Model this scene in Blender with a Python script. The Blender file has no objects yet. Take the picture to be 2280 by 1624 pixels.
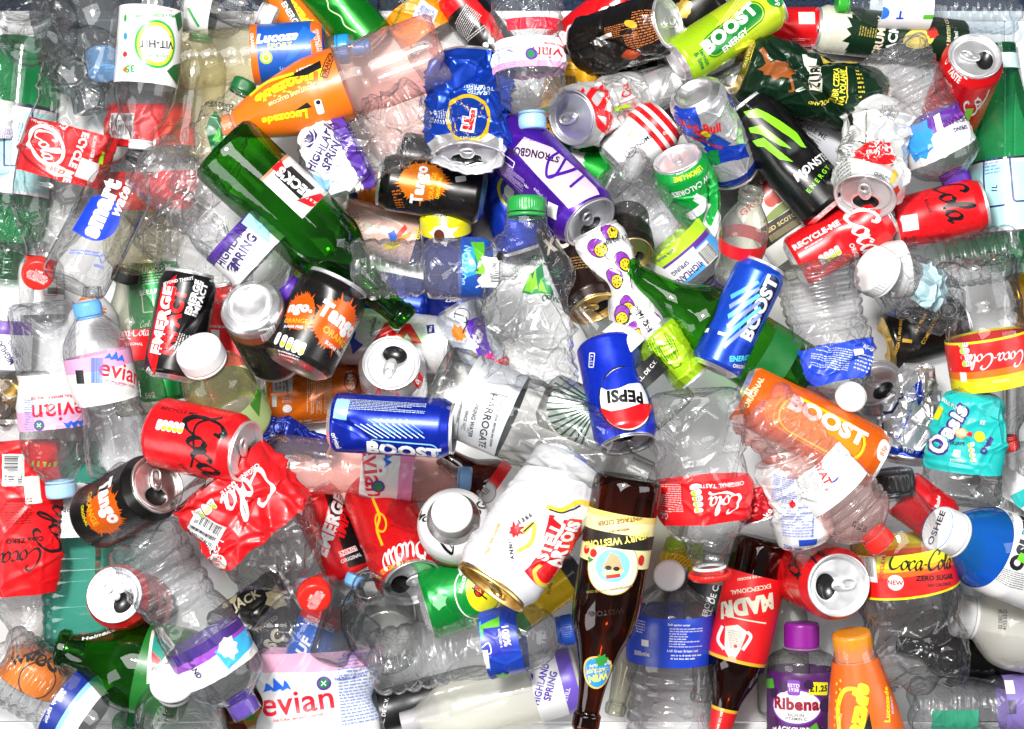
import bpy, math, random
import numpy as np
from mathutils import Matrix, Vector

# ------------------------------------------------------------------ camera, world, lights, exposure
SC = bpy.context.scene
CAMH, ZREF, WREF, PW, PH = 2.0, 0.10, 1.0, 2280.0, 1624.0
cam_d = bpy.data.cameras.new('camera'); cam = bpy.data.objects.new('camera', cam_d)
SC.collection.objects.link(cam); cam.location = (0, 0, CAMH); cam.rotation_euler = (0, 0, 0)
cam_d.sensor_width = 36; cam_d.sensor_fit = 'HORIZONTAL'; cam_d.lens = 36 * (CAMH - ZREF) / WREF
cam_d.clip_start = 0.05; cam_d.clip_end = 60
SC.camera = cam

world = bpy.data.worlds.new('World'); SC.world = world; world.use_nodes = True
nt = world.node_tree; nt.nodes.clear()
wo = nt.nodes.new('ShaderNodeOutputWorld'); bg = nt.nodes.new('ShaderNodeBackground')
tc = nt.nodes.new('ShaderNodeTexCoord'); sp = nt.nodes.new('ShaderNodeSeparateXYZ')
ra = nt.nodes.new('ShaderNodeValToRGB')
nt.links.new(tc.outputs['Generated'], sp.inputs[0]); nt.links.new(sp.outputs['Z'], ra.inputs[0])
e = ra.color_ramp.elements
e[0].position = 0.0; e[0].color = (.20, .20, .21, 1)
e[1].position = 1.0; e[1].color = (.60, .61, .64, 1)
for p, c in ((.30, .26), (.42, .85), (.60, .90), (.72, .38)):
    n = e.new(p); n.color = (c, c, c * 1.02, 1)
nt.links.new(ra.outputs[0], bg.inputs[0]); bg.inputs[1].default_value = 0.21
nt.links.new(bg.outputs[0], wo.inputs[0])

def area(name, loc, tgt, sx, sy, power, col=(1, 1, 1)):
    d = bpy.data.lights.new(name, 'AREA'); d.shape = 'RECTANGLE'; d.size = sx; d.size_y = sy
    d.energy = power; d.color = col
    o = bpy.data.objects.new(name, d); SC.collection.objects.link(o); o.location = loc
    o.rotation_euler = (Vector(tgt) - Vector(loc)).to_track_quat('-Z', 'Y').to_euler()
    return o
area('ceiling_softbox', (-0.45, 0.75, 2.5), (0, 0, 0), 1.7, 1.3, 50, (1, .985, .96))
area('added_hard_light', (-0.40, 0.62, 2.3), (0, 0, 0), .26, .26, 66, (1, .975, .94))  # small hard lamp added for crisp highlights and contact shadows
area('window_light', (1.9, 0.1, 1.3), (0, 0, 0), .9, 1.5, 19, (.95, .98, 1))
area('side_light', (-1.8, -0.9, 1.4), (0, 0, 0), .8, 1.4, 14, (1, 1, 1))
SC.view_settings.view_transform = 'Standard'; SC.view_settings.look = 'None'
SC.view_settings.gamma = 1; SC.view_settings.use_curve_mapping = False
SC.view_settings.exposure = 0.12
cy = SC.cycles
cy.max_bounces = 14; cy.diffuse_bounces = 4; cy.glossy_bounces = 6; cy.transmission_bounces = 6
cy.transparent_max_bounces = 64; cy.caustics_reflective = False; cy.caustics_refractive = False
cy.use_denoising = True; cy.sample_clamp_indirect = 6
SC.render.film_transparent = False

# ------------------------------------------------------------------ colours and materials
def lin(c):
    c = np.asarray(c, float); return np.where(c <= .04045, c / 12.92, ((c + .055) / 1.055) ** 2.4)
def C(h, metal=.0):
    h = h.lstrip('#'); h = ''.join(c * 2 for c in h) if len(h) == 3 else h; r = np.minimum(lin([int(h[i:i + 2], 16) / 255 for i in (0, 2, 4)]), .70)
    return (float(r[0]), float(r[1]), float(r[2]), metal)
SILVER = (.90, .90, .91, .85); DULL = (.66, .66, .68, .9); GOLD = (.80, .56, .20, 1.0)
WHITE = C('#f4f4f4'); BLACK = C('#121214'); RED = C('#dc1018', .2)

MATS = {}
def new_mat(name):
    m = bpy.data.materials.new(name); m.use_nodes = True; m.node_tree.nodes.clear()
    return m, m.node_tree.nodes, m.node_tree.links
def noise_rough(N, L, bs, lo, hi, scale=60):
    t = N.new('ShaderNodeTexCoord'); n = N.new('ShaderNodeTexNoise'); n.inputs['Scale'].default_value = scale
    n.inputs['Detail'].default_value = 4
    mr = N.new('ShaderNodeMapRange'); mr.inputs[1].default_value = .35; mr.inputs[2].default_value = .7
    mr.inputs[3].default_value = lo; mr.inputs[4].default_value = hi
    L.new(t.outputs['Object'], n.inputs['Vector']); L.new(n.outputs['Fac'], mr.inputs[0]); L.new(mr.outputs[0], bs.inputs['Roughness'])
    return n
def print_mat(name, lo, hi, coat, wear=.5):
    """printed surface: ink colour and metalness come from the mesh's colour attribute"""
    if name in MATS: return MATS[name]
    m, N, L = new_mat(name)
    o = N.new('ShaderNodeOutputMaterial'); b = N.new('ShaderNodeBsdfPrincipled')
    a = N.new('ShaderNodeAttribute'); a.attribute_name = 'ink'
    n = noise_rough(N, L, b, lo, hi)
    t = N.new('ShaderNodeTexCoord'); w1 = N.new('ShaderNodeTexNoise'); w1.inputs['Scale'].default_value = 90; w1.inputs['Detail'].default_value = 8; w1.inputs['Roughness'].default_value = .75
    L.new(t.outputs['Object'], w1.inputs['Vector'])
    r1 = N.new('ShaderNodeMapRange'); r1.inputs[1].default_value = .66; r1.inputs[2].default_value = .72; r1.inputs[4].default_value = .55 * wear; L.new(w1.outputs['Fac'], r1.inputs[0])
    w2 = N.new('ShaderNodeTexNoise'); w2.inputs['Scale'].default_value = 23; w2.inputs['Detail'].default_value = 7; L.new(t.outputs['Object'], w2.inputs['Vector'])
    r2 = N.new('ShaderNodeMapRange'); r2.inputs[1].default_value = .60; r2.inputs[2].default_value = .78; r2.inputs[4].default_value = .35 * wear; L.new(w2.outputs['Fac'], r2.inputs[0])
    g1 = N.new('ShaderNodeMix'); g1.data_type = 'RGBA'; g1.inputs[7].default_value = (.62, .61, .60, 1); L.new(r1.outputs[0], g1.inputs[0]); L.new(a.outputs['Color'], g1.inputs[6])
    g2 = N.new('ShaderNodeMix'); g2.data_type = 'RGBA'; g2.inputs[7].default_value = (.16, .11, .07, 1); L.new(r2.outputs[0], g2.inputs[0]); L.new(g1.outputs[2], g2.inputs[6])
    L.new(g2.outputs[2], b.inputs['Base Color']); L.new(a.outputs['Alpha'], b.inputs['Metallic'])
    bp = N.new('ShaderNodeBump'); bp.inputs['Strength'].default_value = .06; bp.inputs['Distance'].default_value = .002
    L.new(n.outputs['Fac'], bp.inputs['Height']); L.new(bp.outputs[0], b.inputs['Normal'])
    b.inputs['Coat Weight'].default_value = coat; b.inputs['Coat Roughness'].default_value = .12
    L.new(b.outputs[0], o.inputs[0]); MATS[name] = m; return m
def can_mat(): return print_mat('printed_aluminium', .22, .38, .12)
def foil_mat(): return print_mat('crumpled_aluminium', .24, .42, .08)
def lid_mat(): return print_mat('brushed_aluminium', .30, .48, .0)
def film_mat(): return print_mat('printed_film', .30, .52, .08)
def cap_mat(): return print_mat('moulded_plastic', .30, .42, .0)

def clear_mat(name, tint, edge, ior=1.45, haze=.05, rough=.055, drops=True, lump=.09, epow=2.2, waver=.55, hazecol=(.85, .87, .9)):
    """thin-walled clear plastic or glass: straight-through transparency, Fresnel gloss, deeper tint where the wall is seen edge-on"""
    if name in MATS: return MATS[name]
    m, N, L = new_mat(name)
    o = N.new('ShaderNodeOutputMaterial'); tr = N.new('ShaderNodeBsdfTransparent')
    gl = N.new('ShaderNodeBsdfGlossy'); gl.inputs['Roughness'].default_value = rough; gl.inputs['Color'].default_value = (1, 1, 1, 1)
    df = N.new('ShaderNodeBsdfDiffuse'); df.inputs['Color'].default_value = (*hazecol, 1)
    t = N.new('ShaderNodeTexCoord')
    n = N.new('ShaderNodeTexNoise'); n.inputs['Scale'].default_value = 45; n.inputs['Detail'].default_value = 3
    L.new(t.outputs['Object'], n.inputs['Vector'])
    bp = N.new('ShaderNodeBump'); bp.inputs['Strength'].default_value = lump; bp.inputs['Distance'].default_value = .003
    L.new(n.outputs['Fac'], bp.inputs['Height'])
    wv = N.new('ShaderNodeTexNoise'); wv.noise_dimensions = '3D'; wv.inputs['Scale'].default_value = 22; wv.inputs['Detail'].default_value = 2
    L.new(t.outputs['Object'], wv.inputs['Vector'])
    rd = N.new('ShaderNodeMath'); rd.operation = 'SUBTRACT'; rd.inputs[1].default_value = .5; L.new(wv.outputs['Fac'], rd.inputs[0])
    rb = N.new('ShaderNodeMath'); rb.operation = 'ABSOLUTE'; L.new(rd.outputs[0], rb.inputs[0])
    b0 = N.new('ShaderNodeBump'); b0.inputs['Strength'].default_value = lump * 1.2; b0.inputs['Distance'].default_value = .004
    L.new(rb.outputs[0], b0.inputs['Height']); L.new(bp.outputs[0], b0.inputs['Normal']); bp = b0
    nrm = bp
    if drops:
        v = N.new('ShaderNodeTexVoronoi'); v.inputs['Scale'].default_value = 170; v.inputs['Randomness'].default_value = 1
        L.new(t.outputs['Object'], v.inputs['Vector'])
        mr = N.new('ShaderNodeMapRange'); mr.inputs[1].default_value = .08; mr.inputs[2].default_value = .26
        mr.inputs[3].default_value = 1; mr.inputs[4].default_value = 0
        L.new(v.outputs['Distance'], mr.inputs[0])
        n2 = N.new('ShaderNodeTexNoise'); n2.inputs['Scale'].default_value = 14
        L.new(t.outputs['Object'], n2.inputs['Vector'])
        mr2 = N.new('ShaderNodeMapRange'); mr2.inputs[1].default_value = .5; mr2.inputs[2].default_value = .6
        L.new(n2.outputs['Fac'], mr2.inputs[0])
        mu = N.new('ShaderNodeMath'); mu.operation = 'MULTIPLY'
        L.new(mr.outputs[0], mu.inputs[0]); L.new(mr2.outputs[0], mu.inputs[1])
        b2 = N.new('ShaderNodeBump'); b2.inputs['Strength'].default_value = .5; b2.inputs['Distance'].default_value = .0015
        L.new(mu.outputs[0], b2.inputs['Height']); L.new(bp.outputs[0], b2.inputs['Normal']); nrm = b2
    L.new(nrm.outputs[0], gl.inputs['Normal']); L.new(nrm.outputs[0], df.inputs['Normal'])
    lw = N.new('ShaderNodeLayerWeight'); lw.inputs['Blend'].default_value = .5
    # rippled normal streaks the tint dark and bright, standing in for refraction
    w3 = N.new('ShaderNodeTexNoise'); w3.inputs['Scale'].default_value = 55; w3.inputs['Detail'].default_value = 5; w3.inputs['Distortion'].default_value = 1.2
    L.new(t.outputs['Object'], w3.inputs['Vector'])
    w4 = N.new('ShaderNodeMath'); w4.operation = 'SUBTRACT'; w4.inputs[1].default_value = .5; L.new(w3.outputs['Fac'], w4.inputs[0])
    w5 = N.new('ShaderNodeMath'); w5.operation = 'ABSOLUTE'; L.new(w4.outputs[0], w5.inputs[0])
    b3 = N.new('ShaderNodeBump'); b3.inputs['Strength'].default_value = waver; b3.inputs['Distance'].default_value = .012; L.new(w5.outputs[0], b3.inputs['Height']); L.new(nrm.outputs[0], b3.inputs['Normal'])
    L.new(b3.outputs[0], lw.inputs['Normal'])
    pw = N.new('ShaderNodeMath'); pw.operation = 'POWER'; pw.inputs[1].default_value = epow
    L.new(lw.outputs['Facing'], pw.inputs[0])
    mx = N.new('ShaderNodeMix'); mx.data_type = 'RGBA'
    mx.inputs[6].default_value = (*tint, 1); mx.inputs[7].default_value = (*edge, 1)
    L.new(pw.outputs[0], mx.inputs[0]); L.new(mx.outputs[2], tr.inputs['Color'])
    fr = N.new('ShaderNodeFresnel'); fr.inputs['IOR'].default_value = ior; L.new(nrm.outputs[0], fr.inputs['Normal'])
    geo = N.new('ShaderNodeNewGeometry')                       # a ray leaving through the wall meets the same thin sheet
    ab = N.new('ShaderNodeMath'); ab.operation = 'MULTIPLY_ADD'; ab.inputs[1].default_value = 1.35; ab.inputs[2].default_value = .015
    one = N.new('ShaderNodeMath'); one.operation = 'MINIMUM'; one.inputs[1].default_value = .8
    # Fresnel by the facing angle alone, so both sides of the sheet act alike
    p5 = N.new('ShaderNodeMath'); p5.operation = 'POWER'; p5.inputs[1].default_value = 4.0
    L.new(lw.outputs['Facing'], p5.inputs[0]); L.new(p5.outputs[0], ab.inputs[0]); ab.inputs[2].default_value = ((ior - 1) / (ior + 1)) ** 2 * 1.0
    ab.inputs[1].default_value = .5
    L.new(ab.outputs[0], one.inputs[0])
    m1 = N.new('ShaderNodeMixShader'); m1.inputs[0].default_value = haze
    L.new(tr.outputs[0], m1.inputs[1]); L.new(df.outputs[0], m1.inputs[2])
    m2 = N.new('ShaderNodeMixShader'); L.new(one.outputs[0], m2.inputs[0]); L.new(m1.outputs[0], m2.inputs[1]); L.new(gl.outputs[0], m2.inputs[2])
    L.new(m2.outputs[0], o.inputs[0]); N.remove(fr); N.remove(geo)
    MATS[name] = m; return m
CLEAR = {
 'pet':    lambda: clear_mat('clear_plastic', (.986, .988, .99), (.20, .215, .245), haze=.018, epow=2.0),
 'petblue':lambda: clear_mat('bluish_plastic', (.94, .97, .99), (.5, .62, .70), haze=.03),
 'petpink':lambda: clear_mat('pinkish_plastic', (.99, .80, .77), (.72, .36, .36), haze=.09, hazecol=(1, .8, .78)),
 'petdark':lambda: clear_mat('smoky_plastic', (.62, .66, .68), (.14, .17, .18)),
 'petfog': lambda: clear_mat('hazed_plastic', (.975, .978, .985), (.21, .225, .26), haze=.04, epow=2.0, hazecol=(.9, .91, .94)),  # whitish reflections put in as diffuse haze, so clear bottles read
 'petgrey':lambda: clear_mat('grey_plastic', (.95, .95, .95), (.17, .18, .20), haze=.012, epow=2.0),
 'petgreen':lambda: clear_mat('green_plastic', (.10, .52, .26), (.01, .16, .06), haze=.06, hazecol=(.1, .6, .3)),
 'pettea': lambda: clear_mat('straw_plastic', (.95, .93, .82), (.56, .52, .38), haze=.07, hazecol=(.8, .75, .5)),
 'petbright':lambda: clear_mat('blue_liquid_plastic', (.04, .34, .92), (.0, .08, .5), haze=.22, hazecol=(.02, .30, .90)),
 'milk':   lambda: clear_mat('cloudy_plastic', (.88, .88, .80), (.66, .66, .58), haze=.42, hazecol=(.94, .93, .86), drops=False),
 'glass':  lambda: clear_mat('clear_glass', (.975, .985, .975), (.05, .08, .06), epow=1.7, ior=1.52, haze=.01, rough=.02, drops=False, lump=.05, waver=.15),
 'glassy': lambda: clear_mat('straw_glass', (.95, .95, .86), (.05, .06, .03), ior=1.52, epow=1.6, haze=.06, rough=.02, drops=False, lump=.05, waver=.15),
 'green':  lambda: clear_mat('green_glass', (.13, .50, .03), (.006, .09, .002), ior=1.55, haze=.02, rough=.02, drops=False, lump=.04, waver=.12, hazecol=(.02, .2, .01)),
 'lime':   lambda: clear_mat('bright_green_glass', (.18, .60, .06), (.02, .18, .01), ior=1.55, haze=.03, rough=.02, drops=False, lump=.04, waver=.12, hazecol=(.05, .4, .02)),
 'teal':   lambda: clear_mat('teal_glass', (.30, .72, .62), (.05, .28, .24), ior=1.52, haze=.06, rough=.03, drops=False, lump=.04, waver=.12, hazecol=(.1, .5, .4)),
 'brown':  lambda: clear_mat('brown_glass', (.32, .10, .025), (.025, .008, .003), ior=1.55, haze=.02, rough=.03, drops=False, lump=.04, waver=.12, hazecol=(.05, .015, .005)),
 'black':  lambda: clear_mat('black_glass', (.03, .03, .03), (.002, .002, .002), ior=1.55, haze=.1, rough=.04, drops=False, lump=.04, waver=.12, hazecol=(.008, .008, .008)),
}

# ------------------------------------------------------------------ meshes
class Chunk:
    __slots__ = ('v', 'f', 'c')
    def __init__(s, v, f, c): s.v, s.f, s.c = v, f, c     # points, list of index arrays (n,3)/(n,4), rgba

def build_mesh(name, chunks, mat, scale=1.0, smooth=True):
    vs, cs, off = [], [], 0; loops, starts, pos = [], [], 0
    for ch in chunks:
        vs.append(ch.v); cs.append(np.broadcast_to(np.asarray(ch.c, float), (len(ch.v), 4)))
        for f in ch.f:
            if len(f) == 0: continue
            k = f.shape[1]; loops.append((f + off).ravel()); starts.append(pos + np.arange(len(f)) * k); pos += f.size
        off += len(ch.v)
    V = np.concatenate(vs) * scale; Cc = np.concatenate(cs); LI = np.concatenate(loops).astype(np.int32); ST = np.concatenate(starts).astype(np.int32)
    me = bpy.data.meshes.new(name)
    me.vertices.add(len(V)); me.vertices.foreach_set('co', V.astype(np.float32).ravel())
    me.loops.add(len(LI)); me.loops.foreach_set('vertex_index', LI)
    me.polygons.add(len(ST)); me.polygons.foreach_set('loop_start', ST)
    me.update(calc_edges=True); me.validate()
    a = me.color_attributes.new('ink', 'FLOAT_COLOR', 'POINT')
    if len(a.data) == len(Cc): a.data.foreach_set('color', Cc.astype(np.float32).ravel())
    if smooth: me.polygons.foreach_set('use_smooth', np.ones(len(me.polygons), bool))
    me.materials.append(mat); return me

def grid_faces(n, m, closed):
    i = np.arange(n - 1)[:, None]; j = np.arange(m if closed else m - 1)[None, :]
    j2 = (j + 1) % m
    return np.stack([i * m + j, i * m + j2, (i + 1) * m + j2, (i + 1) * m + j], -1).reshape(-1, 4)

def lathe(rz, nseg=72, th=None):
    """local points of a turned profile; front is -Y, z runs from base to top"""
    rz = np.asarray(rz, float); closed = th is None
    t = np.linspace(0, 2 * math.pi, nseg, endpoint=False) if closed else np.linspace(math.radians(th[0]), math.radians(th[1]), nseg)
    r = rz[:, 0][:, None]; z = np.broadcast_to(rz[:, 1][:, None], (len(rz), nseg))
    P = np.stack([r * np.sin(t), -r * np.cos(t), z], -1).reshape(-1, 3)
    return P, [grid_faces(len(rz), nseg, closed)[:, ::-1]]

def dense(pts, step=.06):
    pts = np.asarray(pts, float); out = [pts[0]]
    for a, b in zip(pts[:-1], pts[1:]):
        k = max(1, int(math.ceil(np.linalg.norm(b - a) / step)))
        for i in range(1, k + 1): out.append(a + (b - a) * i / k)
    return np.array(out)

def pchip(xs, ys, x):
    xs = np.asarray(xs, float); ys = np.asarray(ys, float); h = np.diff(xs); d = np.diff(ys) / h
    m = np.zeros_like(ys); m[0] = d[0]; m[-1] = d[-1]
    for i in range(1, len(xs) - 1):
        if d[i - 1] * d[i] > 0:
            w1 = 2 * h[i] + h[i - 1]; w2 = h[i] + 2 * h[i - 1]; m[i] = (w1 + w2) / (w1 / d[i - 1] + w2 / d[i])
    k = np.clip(np.searchsorted(xs, x, side='right') - 1, 0, len(xs) - 2); t = np.clip((x - xs[k]) / h[k], 0, 1)
    return (2*t**3 - 3*t**2 + 1) * ys[k] + (t**3 - 2*t**2 + t) * h[k] * m[k] + (-2*t**3 + 3*t**2) * ys[k+1] + (t**3 - t**2) * h[k] * m[k+1]

def smooth01(x): x = np.clip(x, 0, 1); return x * x * (3 - 2 * x)

def deform(P, L, specs):
    """bend, dent and crumple local points (in units of the radius)"""
    P = np.array(P, float)
    for s in specs:
        k = s[0]; v = P[:, 2] / L; r = np.hypot(P[:, 0], P[:, 1]) + 1e-9; ang = np.degrees(np.arctan2(P[:, 0], -P[:, 1]))
        if k == 'flat':                      # (flat, factor[, v0, v1])
            w = 1.0 if len(s) < 4 else smooth01((v - s[2]) / .12) * smooth01((s[3] - v) / .12)
            f = 1 + (s[1] - 1) * w; P[:, 1] *= f
        elif k == 'squeeze':                 # (squeeze, factor, v, width) narrows the silhouette
            w = np.exp(-((v - s[2]) / s[3]) ** 2); f = 1 + (s[1] - 1) * w; P[:, 0] *= f; P[:, 1] *= 1 + (1 - f) * .25
        elif k == 'dent':                    # (dent, theta, v, depth, wtheta, wv)
            d = (ang - s[1] + 180) % 360 - 180
            w = np.exp(-(d / s[4]) ** 2 - ((v - s[2]) / s[5]) ** 2) * s[3]; w = np.minimum(w, .9)
            P[:, 0] *= 1 - w; P[:, 1] *= 1 - w
        elif k == 'crease':                  # (crease, theta, v, depth, wtheta, wv, slant) a sharp-edged fold
            d = (ang - s[1] + 180) % 360 - 180; q = (v - s[2]) - s[6] * d / 90
            w = np.maximum(0, 1 - np.abs(q) / s[5]) * np.exp(-(d / s[4]) ** 2) * s[3]
            P[:, 0] *= 1 - w; P[:, 1] *= 1 - w
        elif k == 'crum':                    # (crum, amp, freq, seed[, v0, v1])
            rs = np.random.RandomState(s[3]); acc = np.zeros(len(P)); Q = P.copy()
            for i in range(7):
                n = rs.normal(size=3); n /= np.linalg.norm(n); fq = s[2] * (.55 + .35 * i) * .6
                acc += np.abs(((Q @ n) * fq + rs.rand()) % 1 - .5) / (.8 + .4 * i)
            acc -= acc.mean()
            w = 1.0 if len(s) < 6 else smooth01((v - s[4]) / .08 + .5) * smooth01((s[5] - v) / .08 + .5)
            if len(Q) > 400 or True:                 # a net of sharp folds between flat facets
                for cnt, wd, am in ((26, .16, .9), (60, .09, .5)):
                    sd = np.column_stack([rs.uniform(-1.1, 1.1, cnt), rs.uniform(-1.1, 1.1, cnt), rs.uniform(0, L, cnt)])
                    D = np.sqrt(((Q[:, None, :] - sd[None]) ** 2).sum(2)); D.partition(1, axis=1)
                    acc += am * np.maximum(0, 1 - (D[:, 1] - D[:, 0]) / wd) - .25 * am
            f = acc * s[1] * w * np.minimum(r, 1) ; P[:, 0] += P[:, 0] / r * f; P[:, 1] += P[:, 1] / r * f; P[:, 2] += f * .35
        elif k == 'bend':                    # (bend, degrees, towards theta) sideways bow of the axis
            a = math.radians(s[2]); off = (4 * v * (1 - v)) * math.tan(math.radians(s[1])) * L * .25
            P[:, 0] += off * math.sin(a); P[:, 1] -= off * math.cos(a)
        elif k == 'kink':                    # (kink, v, dx, width) shifts one part of the bottle sideways
            w = np.exp(-((v - s[1]) / s[3]) ** 2); P[:, 0] += s[2] * w
        elif k == 'twist':                   # (twist, degrees, v0, v1)
            a = np.radians(s[1]) * smooth01((v - s[2]) / (s[3] - s[2])); x = P[:, 0] * np.cos(a) - P[:, 1] * np.sin(a)
            P[:, 1] = P[:, 0] * np.sin(a) + P[:, 1] * np.cos(a); P[:, 0] = x
        elif k == 'petal':                   # moulded feet of a plastic bottle
            n = s[1]; t = np.radians(ang); w = np.clip(1 - P[:, 2] / (.42 * 1), 0, 1) ** 1.3
            g = (.5 - .5 * np.cos(n * t)) ** 2
            f = 1 - s[2] * g * w; P[:, 0] *= f; P[:, 1] *= f; P[:, 2] += s[2] * 1.2 * g * w * np.minimum(r, 1)
            inner = np.clip(1 - r / .55, 0, 1) * (P[:, 2] < .45); P[:, 2] += inner * .22
        elif k == 'facet':                   # (facet, n, amp, v0, v1) diamond cut glass
            w = smooth01((v - s[3]) / .05) * smooth01((s[4] - v) / .05); t = np.radians(ang)
            A = np.abs(((t * s[1] / math.pi + P[:, 2] * 2.2) / 2) % 1 - .5); B = np.abs(((t * s[1] / math.pi - P[:, 2] * 2.2) / 2) % 1 - .5)
            f = 1 + s[2] * (np.minimum(A, B) * 2 - .5) * w; P[:, 0] *= f; P[:, 1] *= f
        elif k == 'box':                     # (box, power) rounds the section towards a rectangle
            t = np.radians(ang); q = (np.abs(np.cos(t)) ** s[1] + np.abs(np.sin(t)) ** s[1]) ** (-1 / s[1])
            w = smooth01((s[2] - v) / .12); q = 1 + (q - 1) * w; P[:, 0] *= q; P[:, 1] *= q
    return P

# ------------------------------------------------------------------ lettering
_TX = {}
def sub_tris(V, F, h):
    """split triangles until no edge is longer than h, then weld"""
    T = V[F]
    for _ in range(24):
        e = np.stack([np.linalg.norm(T[:, (i + 1) % 3] - T[:, i], axis=1) for i in range(3)], 1)
        k = e.argmax(1); big = e.max(1) > h
        if not big.any(): break
        S = T[big]; kk = k[big]; n = np.arange(len(S))
        a, b, c = S[n, kk], S[n, (kk + 1) % 3], S[n, (kk + 2) % 3]; m = (a + b) / 2
        T = np.concatenate([T[~big], np.stack([a, m, c], 1), np.stack([m, b, c], 1)])
    flat = np.round(T.reshape(-1, T.shape[2]), 5)
    U, inv = np.unique(flat, axis=0, return_inverse=True); F2 = inv.reshape(-1, 3)
    ok = (F2[:, 0] != F2[:, 1]) & (F2[:, 1] != F2[:, 2]) & (F2[:, 0] != F2[:, 2])
    return U, F2[ok]

def sans(txt, bold=.0, shear=.0, space=1.0):
    key = (txt, bold, shear, space)
    if key in _TX: return _TX[key]
    cu = bpy.data.curves.new('lettering', 'FONT'); cu.body = txt; cu.size = 1; cu.offset = bold; cu.shear = shear
    cu.space_character = space + bold * 1.6; cu.resolution_u = 3; cu.fill_mode = 'FRONT'
    cu.align_x = 'CENTER'; cu.space_line = .85
    ob = bpy.data.objects.new('lettering', cu); me = ob.to_mesh()
    me.calc_loop_triangles()
    V = np.array([v.co[:2] for v in me.vertices]); F = np.array([t.vertices[:] for t in me.loop_triangles])
    ob.to_mesh_clear(); bpy.data.objects.remove(ob); bpy.data.curves.remove(cu)
    lo, hi = V.min(0), V.max(0); V = V - (lo + hi) / 2
    nl = txt.count('\n')
    V = V / (.727 + .85 * nl) if nl else V / .727         # capital height 1
    if nl: V = V * (1 + nl * 1.17)
    _TX[key] = (V, F); return V, F

GL = {  # joined-up lettering as pen strokes: advance, strokes of points (x-height 1)
 'C': (1.5, [[(1.35, 1.55), (1.5, 1.85), (1.25, 2.1), (.75, 1.9), (.3, 1.2), (.2, .5), (.5, .02), (1.0, .1), (1.45, .5)]]),
 'o': (.82, [[(.42, 1), (.1, .75), (.05, .3), (.3, 0), (.62, .25), (.68, .7), (.42, 1), (.55, .85), (.95, .9)]]),
 'c': (.78, [[(.7, .8), (.5, 1), (.15, .75), (.08, .3), (.32, 0), (.8, .35)]]),
 'a': (.95, [[(.7, .85), (.45, 1), (.12, .7), (.08, .25), (.3, 0), (.58, .3), (.72, .95), (.66, .3), (.75, .02), (1.0, .3)]]),
 'l': (.55, [[(.0, .3), (.45, 1.3), (.5, 2.0), (.32, 2.05), (.18, 1.3), (.18, .3), (.35, 0), (.6, .3)]]),
 '-': (.45, [[(.08, .55), (.4, .62)]]),
 'B': (1.5, [[(.15, .1), (.45, .2), (.6, 1.0), (.75, 2.0)], [(.2, 1.5), (.45, 2.05), (1.1, 2.15), (1.3, 1.75), (1.0, 1.25), (.6, 1.1), (1.2, 1.05), (1.35, .5), (1.0, .05), (.4, .05)]]),
 'u': (.95, [[(.05, .8), (.2, 1), (.15, .3), (.32, 0), (.6, .4), (.72, 1), (.68, .25), (.8, 0), (1.0, .3)]]),
 'd': (.95, [[(.62, .85), (.4, 1), (.1, .65), (.08, .2), (.3, 0), (.6, .4), (.85, 2.1), (.7, .3), (.82, 0), (1.0, .3)]]),
 'w': (1.2, [[(.05, .9), (.2, 1), (.2, .2), (.38, 0), (.6, .9), (.62, .2), (.8, 0), (1.1, .8), (1.0, 1.0), (1.25, .85)]]),
 'e': (.75, [[(.1, .4), (.5, .65), (.5, .95), (.3, 1), (.08, .6), (.12, .1), (.4, 0), (.75, .35)]]),
 'i': (.5, [[(.05, .6), (.25, 1), (.2, .2), (.32, 0), (.5, .3)], [(.3, 1.4), (.36, 1.5)]]),
 's': (.7, [[(.1, .3), (.45, 1.05), (.4, .7), (.6, .3), (.35, 0), (.1, .15)], [(.35, 0), (.75, .3)]]),
 'r': (.7, [[(.05, .4), (.25, 1.1), (.32, .85), (.6, .95), (.5, .3), (.58, 0), (.75, .3)]]),
 'D': (1.5, [[(.5, 2.0), (.45, 1.0), (.3, .1), (.8, 0), (1.3, .6), (1.3, 1.5), (.8, 2.1), (.2, 1.8)]]),
 't': (.6, [[(.1, .4), (.4, 1.7), (.25, .3), (.38, 0), (.6, .3)], [(.1, 1.2), (.6, 1.3)]]),
 'k': (.85, [[(.0, .3), (.4, 1.7), (.25, 1.9), (.15, 0)], [(.18, .4), (.6, 1.0), (.35, .55), (.65, 0), (.9, .3)]]),
 'G': (1.5, [[(1.3, 1.6), (1.1, 2.05), (.6, 1.9), (.2, 1.1), (.3, .3), (.8, .05), (1.15, .9), (1.2, .2), (1.0, -.5), (.4, -.4)]]),
 'n': (.95, [[(.05, .7), (.2, 1), (.15, 0), (.4, .8), (.62, 1), (.68, .3), (.78, 0), (1.0, .3)]]),
 'v': (.8, [[(.05, .9), (.2, 1), (.3, 0), (.65, .9), (.85, .9)]]),
 'W': (2.0, [[(.1, 1.9), (.3, 2.0), (.4, .1), (.9, 1.6), (1.0, .1), (1.6, 2.0), (1.8, 1.9)]]),
 'A': (1.5, [[(.0, .1), (.4, .2), (1.1, 2.1), (1.2, .0), (1.4, .2)], [(.45, .8), (1.2, .8)]]),
 'S': (1.3, [[(1.1, 1.7), (.8, 2.1), (.4, 1.8), (.5, 1.3), (1.0, .8), (.9, .2), (.4, 0), (.1, .4)]]),
 ' ': (.6, []),
}
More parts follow.
